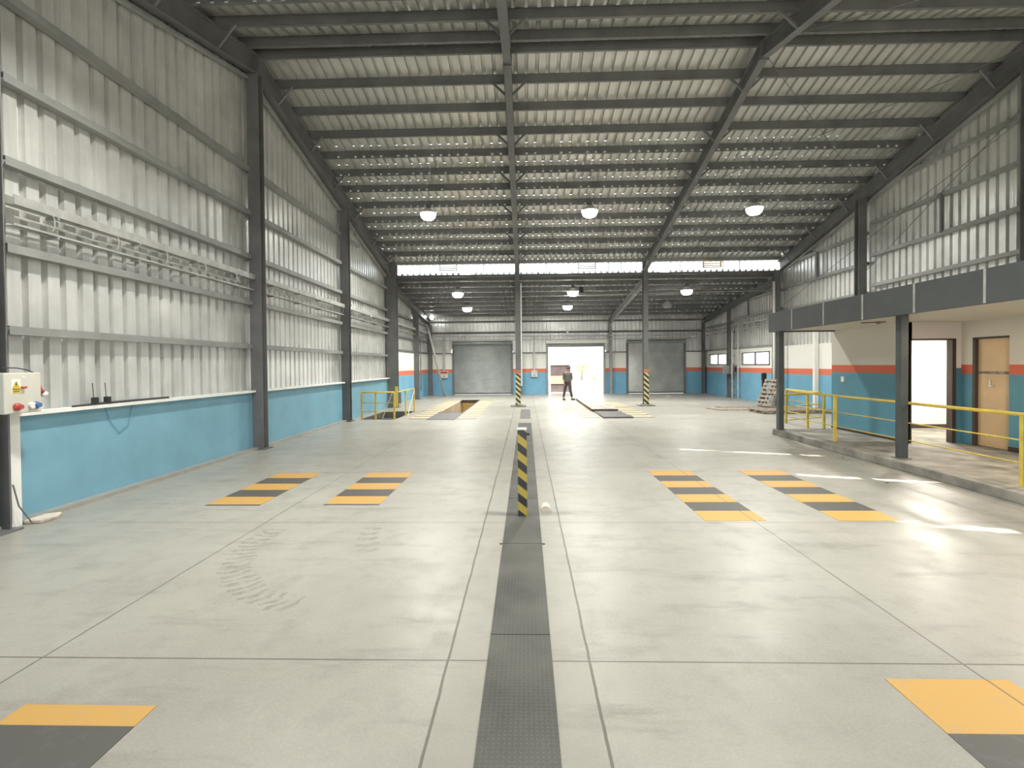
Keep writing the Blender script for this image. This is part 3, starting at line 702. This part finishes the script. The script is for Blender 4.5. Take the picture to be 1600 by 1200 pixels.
mb = MB(); mb.box(WC+.05,WC+.09,DY0,DY1-.06,PZ+.01,DT-.035); lf = link('door_leaf', mb, 'doorwood', t)
mb = MB(); mb.box(WC+.042,WC+.05,DY0,DY1-.06,1.55,1.60); link('leaf_rail', mb, 'wood', t)
mb = MB(); mb.box(WC+.03,WC+.05,DY1-.33,DY1-.30,1.30,1.44); mb.box(WC+.02,WC+.04,DY1-.40,DY1-.30,1.31,1.335); link('handle', mb, 'galv', t)
# office room lamp and an added walkway lamp
def roomlamp(x, y, z, e, col, label):
    t = thing('ceiling_lamp', (x,y,z), label, 'lamp')
    mb = MB(); mb.lathe((x,y,z-.04), [(.10,0),(.13,.02),(.13,.04)], 20); link('lens', mb, 'lampglow' if e else 'lampoff', t)
    if e:
        l = bpy.data.lights.new('room_light','AREA'); l.shape = 'DISK'; l.size = .3; l.energy = e; l.color = col
        o = bpy.data.objects.new('room_light', l); COL.objects.link(o); o.parent = t; o.location = (0,0,-.06)
roomlamp(9.2, 11.3, 2.6, 75, (1,.93,.82), 'round ceiling lamp inside the bright office room')
roomlamp(7.9, 7.0, 2.6, 45, (1,.80,.55), 'added warm ceiling lamp over the walkway, out of view, brightening the doors')  # warm helper lamp added out of view to light the wooden door
t = thing('ceiling_fitting', (6.95,9.9,2.6), 'thin dark unlit fitting on the cream soffit, left of the near walkway column', 'fitting')
mb = MB(); mb.tube([(6.75,10.0,2.585),(7.1,9.8,2.585)],.012,6); link('bar', mb, 'steel', t)
mb = MB(); mb.lathe((7.0,9.86,2.55),[(.03,0),(.04,.05)],10); link('socket', mb, 'steel', t)
mb = MB(); mb.box(WA-.025,WA,12.0,12.1,1.32,1.45); tag(link('light_switch', mb, 'white'), 'small white light switch on the blue office wall', 'switch')
for x, y, l in ((6.30,12.24,'at its far end'),(6.44,8.51,'between the viewer and the doorway'),(6.4,4.3,'nearest, right of the picture')):
    t = thing('walkway_column', (x,y,PZ), 'dark square steel column on the raised walkway, '+l, 'column', 'walkway columns')
    mb = MB(); mb.box(x-.066,x+.066,y-.066,y+.066,PZ,2.6); link('shaft', mb, 'steel_dark', t, bevel=.012)
    mb = MB(); mb.box(x-.1,x+.1,y-.1,y+.1,PZ,PZ+.012); link('base_plate', mb, 'steel', t)
# railings
def railing(pts, posts, z0, top, mids, label, r=.026, name='yellow_railing', braces=()):
    t = thing(name, (pts[0][0],pts[0][1],z0), label, 'railing', 'yellow railings')
    mb = MB(); mb.tube([(x,y,top) for x, y in pts], r, 10); link('top_rail', mb, 'yellow', t, smooth=True)
    for zz in mids:
        mb = MB(); mb.tube([(x,y,zz) for x, y in pts], r*.4, 8); link('middle_rail', mb, 'yellow', t, smooth=True)
    for x, y in posts:
        mb = MB(); mb.box(x-.025,x+.025,y-.025,y+.025,z0,top); link('post', mb, 'yellow', t)
    for p, q in braces:
        mb = MB(); mb.tube([p,q],.014,8); link('brace', mb, 'cream', t)
    return t
railing([(6.52,12.2),(6.52,8.6),(6.52,4.4)], [(6.46,10.35),(6.52,6.55)], PZ, 1.09, (.75,.45), 'long yellow railing along the walkway in front of the office')
railing([(6.45,12.3),(7.68,12.9),(7.7,14.6)], [(7.69,14.6),(7.69,13.5),(7.68,12.75)], 0, 1.0, (.70,.36), 'short yellow railing turning away behind the walkway column', r=.03)
railing([(-5.52,16.15),(-4.42,16.15)], [(-5.52,16.15),(-5.05,16.15),(-4.42,16.15)], 0, .92, (.57,.27), 'yellow railing across the near end of the stairwell', braces=(((-4.85,16.2,0),(-4.5,16.2,.9)),))
railing([(-4.32,16.3),(-4.32,18.6)], [(-4.32,17.3),(-4.32,18.6)], 0, .92, (.5,), 'yellow railing along the side of the stairwell facing the pit', braces=(((-4.28,17.4,0),(-4.28,18.5,.9)),))

# ------------------------------------------------------------------ floor markings
def ladder(x0, x1, y0, n, st, first, label, extra=()):
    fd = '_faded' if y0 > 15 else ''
    t = thing('floor_marking', ((x0+x1)/2, y0, 0), label, 'floor marking', 'striped floor markings')
    for k in range(n):
        mb = MB(); yel = (k % 2 == 0) == first
        mb.box(x0,x1,y0+k*st,y0+(k+1)*st,.0005,.003)
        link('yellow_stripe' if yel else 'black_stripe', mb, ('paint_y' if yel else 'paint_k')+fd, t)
    for a, b2, y in extra:
        mb = MB(); mb.box(x0,x1,a,b2,.0005,.003); link('yellow_stripe' if y else 'black_stripe', mb, 'paint_y' if y else 'paint_k', t)
ladder(-4.20,-3.48,6.245,5,.372,True,'yellow and black striped floor pad, left of the pair by the left wall',((6.2,6.245,False),))
ladder(-2.65,-1.92,6.265,5,.374,True,'yellow and black striped floor pad, right of the pair by the left wall',((6.22,6.265,False),))
ladder(2.03,2.72,5.58,7,.379,True,'yellow and black striped floor pad on the right crossed by a floor joint')
ladder(3.53,4.22,5.58,7,.379,True,'yellow and black striped floor pad nearest the office walkway')
ladder(-2.70,-1.98,.85,4,.378,True,'worn striped floor pad at the bottom left corner',((2.362,2.51,True),))
ladder(2.02,2.70,.48,5,.379,False,'striped floor pad at the bottom right corner',((2.375,2.785,True),))
ladder(-4.0,-3.36,16.2,23,.374,False,'long striped floor band on the left side of the open pit')
ladder(-2.36,-1.68,16.2,23,.374,False,'long striped floor band on the right side of the open pit')
ladder(1.85,2.47,16.3,19,.374,False,'long striped floor band on the left side of the covered pit')
ladder(3.60,4.30,16.3,19,.374,False,'long striped floor band on the right side of the covered pit')

# drain channel covers
ys = [-.1,1.56,3.21,4.86,6.51,8.16,9.81,11.46,13.11,15.0]
dn = ['nearest, cut by the bottom of the picture','second from the viewer','third from the viewer','fourth from the viewer, starting before the bollard','just behind the bollard','second behind the bollard','third behind the bollard','fourth behind the bollard','last before the concrete gap']
for k, (a, b2) in enumerate(zip(ys, ys[1:])):
    mb = MB(); mb.box(-.25,.145,a+.004,b2-.004,.0005,.006); tag(link('drain_cover', mb, 'chequer'), 'dark chequer plate channel cover, '+dn[k], 'drain cover', 'channel cover plates')
for a, b2, l in ((16.27,17.8,'first beyond the concrete gap'),(17.8,19.6,'last, before the striped hall column')):
    mb = MB(); mb.box(-.22,.14,a+.004,b2-.004,.0005,.006); tag(link('drain_cover', mb, 'platecover'), 'dark steel channel cover, '+l, 'drain cover', 'channel cover plates')
for y in (4.86,):
    for s, x in ((-1,-.262),(1,.157)):
        mb = MB(); mb.box(x-.018,x+.018,y-.012,y+.012,.0005,.004); tag(link('lifting_slot', mb, 'blackrub'), 'small dark lifting notch on the %s edge of the channel' % ('left' if s < 0 else 'right'), 'notch')
mb = MB(); mb.box(-3.33,-2.38,16.05,18.32,.0035,.012); tag(link('steel_plate', mb, 'platecover'), 'dark grey steel plate on the floor before the open pit', 'plate')
# cover boards on right pit
t = thing('pit_cover', (2.98,21.4,0), 'large dusty cover board raised over the right hand pit', 'pit cover')
mb = MB(); mb.box(2.48,3.46,18.45,24.45,.035,.11); link('board', mb, 'ply', t, bevel=.006)
mb = MB(); mb.box(2.50,3.44,18.47,24.43,.0035,.035); mb.box(2.476,3.464,18.446,18.452,.04,.095); mb.box(2.472,2.481,18.446,24.45,.04,.095); link('dark_edge', mb, 'frame_dark', t)
mb = MB(); mb.box(2.55,3.52,17.0,18.35,.0035,.035); tag(link('cover_plate', mb, 'platecover'), 'dark cover plate right before the raised board', 'plate', 'cover plates on right pit', None)
mb = MB(); mb.box(2.55,3.55,16.2,16.97,.0035,.05); tag(link('cover_plate', mb, 'platecover'), 'dark cover plate nearest the viewer on the right pit', 'plate', 'cover plates on right pit', None)

# ------------------------------------------------------------------ bollard and chock
t = thing('bollard', (-.05,5.78,.006), 'square bollard with yellow and black diagonal stripes standing on the channel', 'bollard')
mb = MB(); mb.box(-.108,.0,5.74,5.85,.006,1.03); link('post', mb, 'haz', t)
mb = MB(); mb.box(-.108,.0,5.74,5.85,1.03,1.045); link('cap', mb, 'white', t)
mb = MB(); mb.box(.0,.035,5.78,5.81,.96,.985); link('hook', mb, 'blackrub', t)
t = thing('wheel_chock', (.23,5.95,0), 'small rounded concrete wheel stop beside the striped bollard', 'wheel stop')
mb = MB(); poly = [(.165+.13*(.5-.5*math.cos(a)) , 5.92, .075*math.sin(a)**.9 if math.sin(a) > 0 else 0) for a in [PI*k/10 for k in range(11)]]
mb.prism(poly, (0,.16,0)); link('block', mb, 'chock', t, bevel=.005)
mb = MB(); mb.box(-.45,.95,5.58,5.64,.0004,.0018); tag(link('tar_strip', mb, 'pitdark'), 'faint dark strip across the floor at the foot of the bollard', 'strip') if False else None

# ------------------------------------------------------------------ left control box
_n0 = set(bpy.data.objects)
t = thing('control_box', (-5.62,5.44,1.30), 'cream electrical control box with hazard sticker at the left edge', 'control box')
mb = MB(); mb.box(-5.73,-5.6,5.24,5.64,1.31,1.76); bx = link('cabinet', mb, 'cream', t, bevel=.012)
mb = MB(); mb.box(-5.6,-5.598,5.315,5.41,1.53,1.69); st = link('warning_sticker', mb, 'white', t)
mb = MB(); mb.box(-5.598,-5.5965,5.32,5.405,1.535,1.60); link('yellow_panel', mb, 'yellow', st)
mb = MB(); mb.prism([(-5.598,5.325,1.60),(-5.598,5.40,1.60),(-5.598,5.3625,1.675)],(.0015,0,0)); link('hazard_triangle', mb, 'yellow', st)
mb = MB(); mb.prism([(-5.5965,5.357,1.655),(-5.5965,5.369,1.652),(-5.5965,5.362,1.635),(-5.5965,5.372,1.633),(-5.5965,5.358,1.605),(-5.5965,5.362,1.625),(-5.5965,5.353,1.628)],(.001,0,0)); mb.box(-5.5965,-5.5955,5.325,5.40,1.575,1.583); mb.box(-5.5965,-5.5955,5.33,5.395,1.553,1.56); link('bolt_symbol', mb, 'blackrub', st)
for y, z, mt, nm in ((5.365,1.385,'red','red_knob'),(5.565,1.39,'bluep','blue_knob')):
    mb = MB(); mb.lathe((-5.6,y,z),[(.042,0),(.042,.02),(.03,.03),(.026,.06)],18,'x'); link(nm, mb, mt, t)
mb = MB(); mb.lathe((-5.6,5.52,1.39),[(.035,0),(.035,.03)],18,'x'); link('white_knob', mb, 'white', t)
mb = MB(); mb.box(-5.6,-5.57,5.41,5.455,1.585,1.605); link('toggle', mb, 'red', t)
mb = MB(); mb.box(-5.6,-5.597,5.42,5.46,1.71,1.722); link('badge', mb, 'white', t)
t = thing('power_plug', (-5.62,5.68,1.48), 'red and white industrial plug hanging at the side of the cream control box', 'plug')
mb = MB(); mb.tube([(-5.66,5.665,1.64),(-5.65,5.68,1.56),(-5.64,5.695,1.52)],[.012,.02,.03],12); link('body', mb, 'red', t, smooth=True)
mb = MB(); mb.tube([(-5.64,5.695,1.52),(-5.625,5.72,1.49)],[.035,.036],12); link('collar', mb, 'white', t, smooth=True)
mb = MB(); mb.tube([(-5.72,5.28,1.80),(-5.70,5.36,1.815),(-5.68,5.45,1.812),(-5.67,5.55,1.79),(-5.66,5.62,1.755),(-5.66,5.655,1.71),(-5.66,5.648,1.64)],.006,8); link('cord', mb, 'blackrub', t, smooth=True)
mb = MB(); mb.box(-5.9,-5.82,5.47,5.60,0,1.31); tag(link('cable_trunking', mb, 'white'), 'white upright trunking under the cream control box', 'trunking')
mb = MB(); mb.box(-5.86,-5.80,5.455,5.468,0,1.31); mb.box(-5.80,-5.795,5.42,5.466,.05,1.31); o = tag(link('flat_cable', mb, 'blackrub'), 'black flat strip between the first column and white trunking', 'strip')
mb = MB(); mb.box(-5.795,-5.79,5.425,5.455,1.06,1.22); tag(link('tag_plate', mb, 'white'), 'small white tag on the black strip under the control box', 'tag')
mb = MB(); mb.tube([(-5.78,5.47,.5),(-5.75,5.50,.25),(-5.70,5.60,.02)],.008,6); tag(link('loose_cable', mb, 'steel'), 'loose grey cable hanging to the floor by the white trunking', 'cable')
mb = MB()
bm_pts = [(-5.84,5.62,.0),(-5.66,5.66,.0),(-5.64,5.85,.0),(-5.72,5.98,.0),(-5.86,5.9,.0)]
mb.prism([(p[0],p[1],.0) for p in bm_pts],(0.01,-.01,.05)); tag(link('rubble_lump', mb, 'chock', None, bevel=.015), 'pale lump of rubble on the floor at the foot of the white trunking', 'rubble')
for o_ in set(bpy.data.objects) - _n0:
    if o_.parent is None: o_.location.y -= .17
# clutter on the sill
t = thing('aerial_tool', (-5.95,6.75,1.285), 'black tool with upright aerials lying on the sill beside the control box', 'tool')
for y in (6.55,6.75):
    mb = MB(); mb.box(-5.98,-5.92,y-.03,y+.03,1.285,1.40); link('clamp', mb, 'blackrub', t)
    mb = MB(); mb.tube([(-5.95,y-.02,1.40),(-5.95,y-.035,1.60)],.005,6); link('aerial', mb, 'blackrub', t)
mb = MB(); mb.box(-5.985,-5.975,6.53,6.57,1.3,1.39); link('white_mark', mb, 'white', t)
mb = MB(); mb.tube([(-5.93,6.2,1.30),(-5.94,6.7,1.31),(-5.95,7.4,1.31),(-5.93,7.9,1.31)],.018,8); tag(link('black_bar', mb, 'blackrub'), 'black bar lying along the sill next to the aerials', 'bar')
mb = MB(); mb.tube([(-5.965,6.72,1.25),(-5.965,6.80,1.05),(-5.965,6.95,.86),(-5.965,7.12,.95),(-5.965,7.2,1.25)],.005,6); tag(link('hanging_cord', mb, mk('blue cord', (.09,.26,.36), .6)), 'thin bluish cord looping down the blue dwarf wall', 'cord')

# ------------------------------------------------------------------ back wall boxes, conduits, sensors
def swbox(x, z0, z1, w_, label, red=False):
    t = thing('switch_box', (x, YB-.12, z0), label, 'switch box', 'switch boxes on the back wall')
    mb = MB(); mb.box(x-w_/2, x+w_/2, YB-.17, YB-.025, z0, z1); link('cabinet', mb, 'cream', t, bevel=.01)
    mb = MB(); mb.box(x-w_/2+.03, x+w_/2-.03, YB-.175, YB-.168, z1-.16, z1-.03); link('cover', mb, 'red' if red else 'galv', t)
    mb = MB(); mb.lathe((x, YB-.168, z0+.12), [(.04,0),(.03,-.04)], 12, 'y'); link('knob', mb, 'steel', t)
    mb = MB(); mb.box(x-.05, x+.05, YB-.14, YB-.03, z1, 3.5); link('conduit', mb, 'galv', t)
swbox(-5.02, 1.03, 1.46, .46, 'cream switch box with reddish cover on the pier left of the closed shutter', True)
swbox(.5, 1.05, 1.45, .38, 'cream switch box on the pier between closed and open roller door')
for x, z, l in ((-3.95,3.62,'above the closed grey shutter'),(2.5,3.72,'above the open roller door'),(-4.75,2.85,'high on the pier left of the grey shutter'),(9.95,3.4,'above the right pier by the corner')):
    mb = MB(); mb.box(x-.07,x+.07,YB-.44,YB-.31,z-.07,z+.07); tag(link('junction_box', mb, 'white', bevel=.01), 'small white junction box '+l, 'box')
mb = MB(); mb.tube([(-5.54,27.0,4.09),(-5.40,27.15,3.6),(-4.69,27.85,.0)],.055,10); tag(link('slanting_pipe', mb, 'galv', smooth=True), 'long grey pipe slanting down to the floor in the far left corner', 'pipe')
mb = MB(); mb.tube([(-5.88,27.0,.4),(-5.88,27.0,3.4)],.03,8); tag(link('wall_conduit', mb, 'steel'), 'thin upright conduit on the far left painted wall', 'conduit')
for y, l in ((21.9,'nearer'),(22.6,'farther')):
    mb = MB(); mb.tube([(-5.9,y,.0),(-5.9,y,.65)],.05,8); tag(link('pipe_stub', mb, 'steel'), 'short dark pipe stub at the left wall behind the railing, %s one' % l, 'pipe')
# right column boxes
t = thing('switch_box', (10.5,25.6,1.22), 'pair of grey switch boxes on the column between the two small windows', 'switch box')
mb = MB(); mb.box(10.28,10.56,25.55,25.75,1.24,1.66); link('cabinet', mb, 'steel_light', t, bevel=.01)
mb = MB(); mb.box(10.60,11.0-.15,25.3,25.6,1.22,1.70); link('cabinet', mb, 'steel_light', t, bevel=.01)
mb = MB(); mb.box(10.68,10.80,25.28,25.31,1.35,1.6); link('dark_cover', mb, 'blackrub', t)
for x, y, l in ((10.72,24.9,'beside the switch boxes'),(10.55,25.2,'nearest the boxes')):
    mb = MB(); mb.tube([(x,y,.02),(x,y,3.45)],.035,8); tag(link('wall_conduit', mb, 'galv'), 'upright grey conduit on the right wall '+l, 'conduit', None)
t = thing('cable_ladder', (10.5,25.65,0), 'narrow upright cable ladder on the column between the small windows', 'cable ladder')
mb = MB()
for s in (-.05,.05): mb.box(10.62+s-.01,10.62+s+.01,25.2,25.22,0.02,3.6)
for k in range(9): mb.box(10.57,10.67,25.2,25.215,.15+k*.4,.19+k*.4)
link('ladder', mb, 'steel', t)
mb = MB(); mb.tube([(10.40,20.70,5.2),(10.40,20.70,.02)],.05,10); tag(link('downpipe', mb, 'white', smooth=True), 'white downpipe beside the third column of the right wall', 'pipe')
mb = MB(); mb.box(10.68,10.83,18.3,18.42,.02,3.2); tag(link('downpipe', mb, 'white'), 'white square post against the painted wall seen past the walkway column', 'pipe')

# ------------------------------------------------------------------ pallets and boards
def pallet(M4, label, nslat=7, L=1.2, W=1.0):
    t = bpy.data.objects.new('pallet', None); COL.objects.link(t); WL[t.name] = Vector((0,0,0)); tag(t, label, 'pallet', 'wooden pallets')
    def pl(nm, b2):
        mb = MB(); mb.box(*b2); return link(nm, mb, 'wood', t)
    for k in range(nslat): 
        u = k*(L-.1)/(nslat-1); pl('top_slat', (u,u+.1,0,W,.10,.122))
    for k in range(3): 
        v = k*(W-.09)/2; pl('stringer', (0,L,v,v+.09,.022,.10))
    for k in range(3):
        u = k*(L-.1)/2; pl('bottom_slat', (u,u+.1,0,W,0,.022))
    t.matrix_world = M4
    return t
tl = Matrix.Translation
# leaning pallet: length up
def lean(x, y, ang, rz, z=0): return tl((x,y,z)) @ Matrix.Rotation(rz,4,'Z') @ Matrix.Rotation(ang,4,'Y')
pallet(tl((9.55,20.35,.03)) @ Matrix.Rotation(math.radians(8),4,'Z') @ Matrix.Rotation(math.radians(-68),4,'Y') @ Matrix.Rotation(0,4,'X') @ tl((0,-1.0,0)), 'grey wooden pallet leaning upright against the third right wall column', nslat=7, L=1.15, W=.95)
pallet(tl((8.28,17.2,0.0)) @ Matrix.Rotation(math.radians(4),4,'Z'), 'wooden pallet lying on the floor left of the walkway column')
pallet(tl((9.56,17.35,0.0)) @ Matrix.Rotation(math.radians(-3),4,'Z'), 'wooden pallet lying on the floor seen through the yellow railing')
for x0, x1, y0, y1, z, l in ((7.3,9.2,18.6,19.6,.0,'lying flat left of the pallets'),(7.9,9.3,19.7,20.2,.0,'lying behind the pallets'),):
    mb = MB(); mb.prism([(x0,y0,.001),(x1,y0+.15,.001),(x1+.1,y1,.001),(x0-.2,y1-.1,.001)],(0,0,.03)); tag(link('plywood_sheet', mb, 'wood'), 'weathered flat timber sheet '+l, 'board', 'loose boards')
mb = MB(); mb.box(10.1,10.3,21.1,21.2,1.06,1.36); mb.box(10.12,10.28,21.1,21.2,0,1.06); tag(link('dark_container', mb, 'blackrub', bevel=.02), 'dark upright container standing behind the leaning pallet', 'container')
mb = MB(); mb.box(7.7,7.95,27.0,27.1,.0,.03); tag(link('floor_scrap', mb, 'chock', bevel=.01), 'small pale scrap on the floor before the shiny shutter', 'scrap')
for x, y, l in ((5.95,9.3,'by the walkway step'),(5.35,7.35,'before the walkway, near the striped pad'),(1.9,22.1,'near the person')):
    mb = MB(); mb.prism([(x+.025*math.cos(a)*(1+.5*R.random()),y+.018*math.sin(a),.0005) for a in [2*PI*k/7 for k in range(7)]],(0,0,.006)); tag(link('debris_chip', mb, 'pitdark'), 'small dark chip of debris on the concrete '+l, 'debris')

# ------------------------------------------------------------------ outside the open door
t = thing('yard_gate', (2.2,31.8,0), 'brownish sheet metal gate panel with a cream band outside the open door', 'gate')
gz = 1.78
mb = MB(); x = 1.62
while x < 2.78: mb.box(x,x+.13,31.8,31.83,.02,gz-.05); mb.box(x+.13,x+.16,31.81,31.83,.02,gz-.05); x += .16
link('sheet_panel', mb, 'gatebrown', t)
mb = MB(); mb.box(1.6,2.8,31.77,31.80,.55,1.05); link('cream_band', mb, 'band', t)
mb = MB()
for b4 in ((1.58,1.64),(2.76,2.82)): mb.box(b4[0],b4[1],31.78,31.84,-.03,gz)
mb.box(1.58,2.82,31.78,31.84,gz-.05,gz); mb.box(1.58,2.82,31.78,31.84,0,.05); link('gate_frame', mb, 'gatebrown', t)
def foliage(c, r, n, s, sd):
    rr = random.Random(sd); mb = MB()
    for _ in range(n):
        d = Vector((rr.gauss(0,1),rr.gauss(0,1),rr.gauss(0,1))).normalized()*(rr.random()**.4)
        p = Vector((c[0]+d.x*r[0], c[1]+d.y*r[1], c[2]+d.z*r[2]))
        a = Vector((rr.gauss(0,1),rr.gauss(0,1),rr.gauss(0,1))).normalized(); b2 = a.cross(Vector((rr.random(),rr.random(),rr.random()))).normalized()
        mb.q([p-a*s, p+b2*s*.5, p+a*s, p-b2*s*.5])
    return mb
t = thing('small_tree', (5.9,52,0), 'small pale tree standing in the bright yard outside the open door', 'tree')
mb = MB(); mb.tube([(5.9,52,-.03),(5.95,52,.8),(5.9,52,1.5)],[.12,.1,.05],8); link('trunk', mb, 'bark', t)
link('crown', foliage((5.9,52,1.4),(.9,.8,.6),220,.13,4), 'leaf', t)
for k, (x, l) in enumerate(((4.2,'left'),(7.3,'right'))):
    t = thing('shrub', (x,52,0), 'low shrub in the bright yard outside the open door, %s of the small tree' % l, 'shrub')
    mb = MB(); mb.tube([(x,52,-.03),(x,52,.3)],.04,6); link('stem', mb, 'bark', t); link('leaves', foliage((x,52,.35),(.9,.5,.35),220,.09,9+k), 'leaf', t)
mb = MB(); mb.box(3.2,9,50.4,50.55,-.03,.12); tag(link('yard_kerb', mb, 'band'), 'low reddish kerb across the yard outside the open door', 'kerb')

# ------------------------------------------------------------------ person
def skin_obj(name, verts, edges, radii, mat, parent, sub=1, root=0):
    me = bpy.data.meshes.new(name); org = WL[parent.name]
    me.from_pydata([tuple(Vector(v)-org) for v in verts], edges, []); o = bpy.data.objects.new(name, me); COL.objects.link(o); o.parent = parent
    o.modifiers.new('skin','SKIN'); 
    for i, r in enumerate(radii):
        sv = me.skin_vertices[0].data[i]; sv.radius = r if isinstance(r, tuple) else (r, r); sv.use_root = (i == root)
    s = o.modifiers.new('sub','SUBSURF'); s.levels = sub; s.render_levels = sub
    me.materials.append(M[mat]); WL[o.name] = org; return o
px, py = 2.10, 24.65
t = thing('person', (px,py,0), 'person in dark clothes standing before the open roller door, legs apart', 'person')
def P(x, y, z): return (px+x, py+y, z)
V = [P(0,0,.90), P(.0,0,1.05), P(.01,0,1.22), P(.01,0,1.36), P(.02,-.01,1.44), P(.03,-.02,1.50), P(.035,-.02,1.57), P(.035,-.02,1.64),      # 0-7 spine to crown
     P(-.09,.02,.86), P(-.15,.05,.48), P(-.22,.05,.09), P(-.20,-.06,.05),        # 8-11 left leg, foot
     P(.09,-.02,.86), P(.14,-.04,.48), P(.21,0,.09), P(.30,-.08,.045),            # 12-15 right leg
     P(-.16,.02,1.36), P(-.21,.03,1.10), P(-.19,-.05,.87), P(-.185,-.07,.80),           # 16-19 left arm
     P(.17,-.02,1.36), P(.20,-.02,1.10), P(.16,-.14,.90), P(.15,-.17,.83)]              # 20-23 right arm
E_ = [(0,1),(1,2),(2,3),(3,4),(4,5),(5,6),(6,7),(0,8),(8,9),(9,10),(10,11),(0,12),(12,13),(13,14),(14,15),(3,16),(16,17),(17,18),(18,19),(3,20),(20,21),(21,22),(22,23)]
Rr = [(.13,.10),(.125,.095),(.14,.10),(.13,.10),(.05,.05),(.055,.06),(.075,.085),(.05,.06),.085,.06,.038,.035,.085,.06,.038,.035,.058,.042,.03,.026,.058,.042,.03,.026]
# fingers, five on each hand
for hnd, base in ((19, Vector(P(-.185,-.07,.80))), (23, Vector(P(.15,-.17,.83)))):
    for k in range(5):
        off = Vector((-.02+.013*k, -.015+.004*k, -.02)) if k else Vector((.03,-.02,.01))
        ln_ = (.035,.052,.058,.054,.044)[k]
        i = len(V); V.append(tuple(base+off)); V.append(tuple(base+off+Vector((.004 if k else .012,-.012,-ln_))))
        E_ += [(hnd,i),(i,i+1)]; Rr += [.0095,.008]
body = skin_obj('body', V, E_, Rr, 'skin', t, 2)
cl = [P(0,0,.84), P(.0,0,1.03), P(.01,0,1.22), P(.01,0,1.37), P(-.16,.02,1.36), P(-.21,.03,1.14), P(.17,-.02,1.36), P(.20,-.02,1.14), P(-.20,-.01,1.0), P(.185,-.07,1.0)]
skin_obj('shirt', cl, [(0,1),(1,2),(2,3),(3,4),(4,5),(3,6),(6,7),(5,8),(7,9)], [(.18,.15),(.175,.145),(.18,.145),(.15,.12),.075,.062,.075,.062,.05,.05], 'shirt', t, 2)
cl = [P(0,0,1.0), P(-.09,.02,.84), P(-.15,.05,.48), P(-.215,.05,.14), P(.09,-.02,.84), P(.14,-.04,.48), P(.205,0,.14)]
skin_obj('trousers', cl, [(0,1),(1,2),(2,3),(0,4),(4,5),(5,6)], [(.15,.12),.105,.078,.06,.105,.078,.06], 'trouser', t, 2)
for nm, a, b2 in (('shoe',P(-.22,.08,.05),P(-.17,-.12,.04)),('shoe',P(.19,.03,.05),P(.34,-.11,.04))):
    mb = MB(); A, B2 = Vector(a), Vector(b2); mb.tube([A-(B2-A)*.15, A, (A+B2)/2, B2, B2+(B2-A)*.12],[.02,.045,.045,.042,.018],10); o = link(nm, mb, 'shoe', t, smooth=True)
mb = MB(); c = P(.035,-.01,1.585)
mb.lathe(c, [(.088,.0),(.095,.03),(.085,.06),(.055,.082),(.01,.09)], 16); link('hair', mb, 'hair', t, smooth=True)
for s in (-.03,.03):
    mb = MB(); mb.lathe((px+.035+s,py-.103,1.585),[(.004,-.006),(.011,0),(.004,.008)],8,'y'); link('eye', mb, 'blackrub', t)
mb = MB(); mb.tube([P(.035,-.10,1.585),P(.035,-.118,1.56)],[.007,.012],8); link('nose', mb, 'skin', t)

# ------------------------------------------------------------------ camera
cam = bpy.data.cameras.new('Camera'); co = bpy.data.objects.new('Camera', cam); COL.objects.link(co)
Rm = Matrix(((0.99961788,0.0080853,0.0264334),(0.02630341,0.01578204,-0.99952942),(-0.00849866,0.99984277,0.01556334)))
co.matrix_world = Matrix.Translation((0,0,1.8)) @ Rm.to_4x4()
cam.sensor_width = 36; cam.sensor_fit = 'HORIZONTAL'; cam.lens = 36*760/1600
cam.shift_x = -2/1600; cam.shift_y = -18/1600; cam.clip_end = 400; cam.clip_start = .05
SC.camera = co
SC.view_settings.view_transform = 'Standard'; SC.view_settings.look = 'None'; SC.view_settings.gamma = 1; SC.view_settings.exposure = .68
SC.view_settings.use_curve_mapping = False
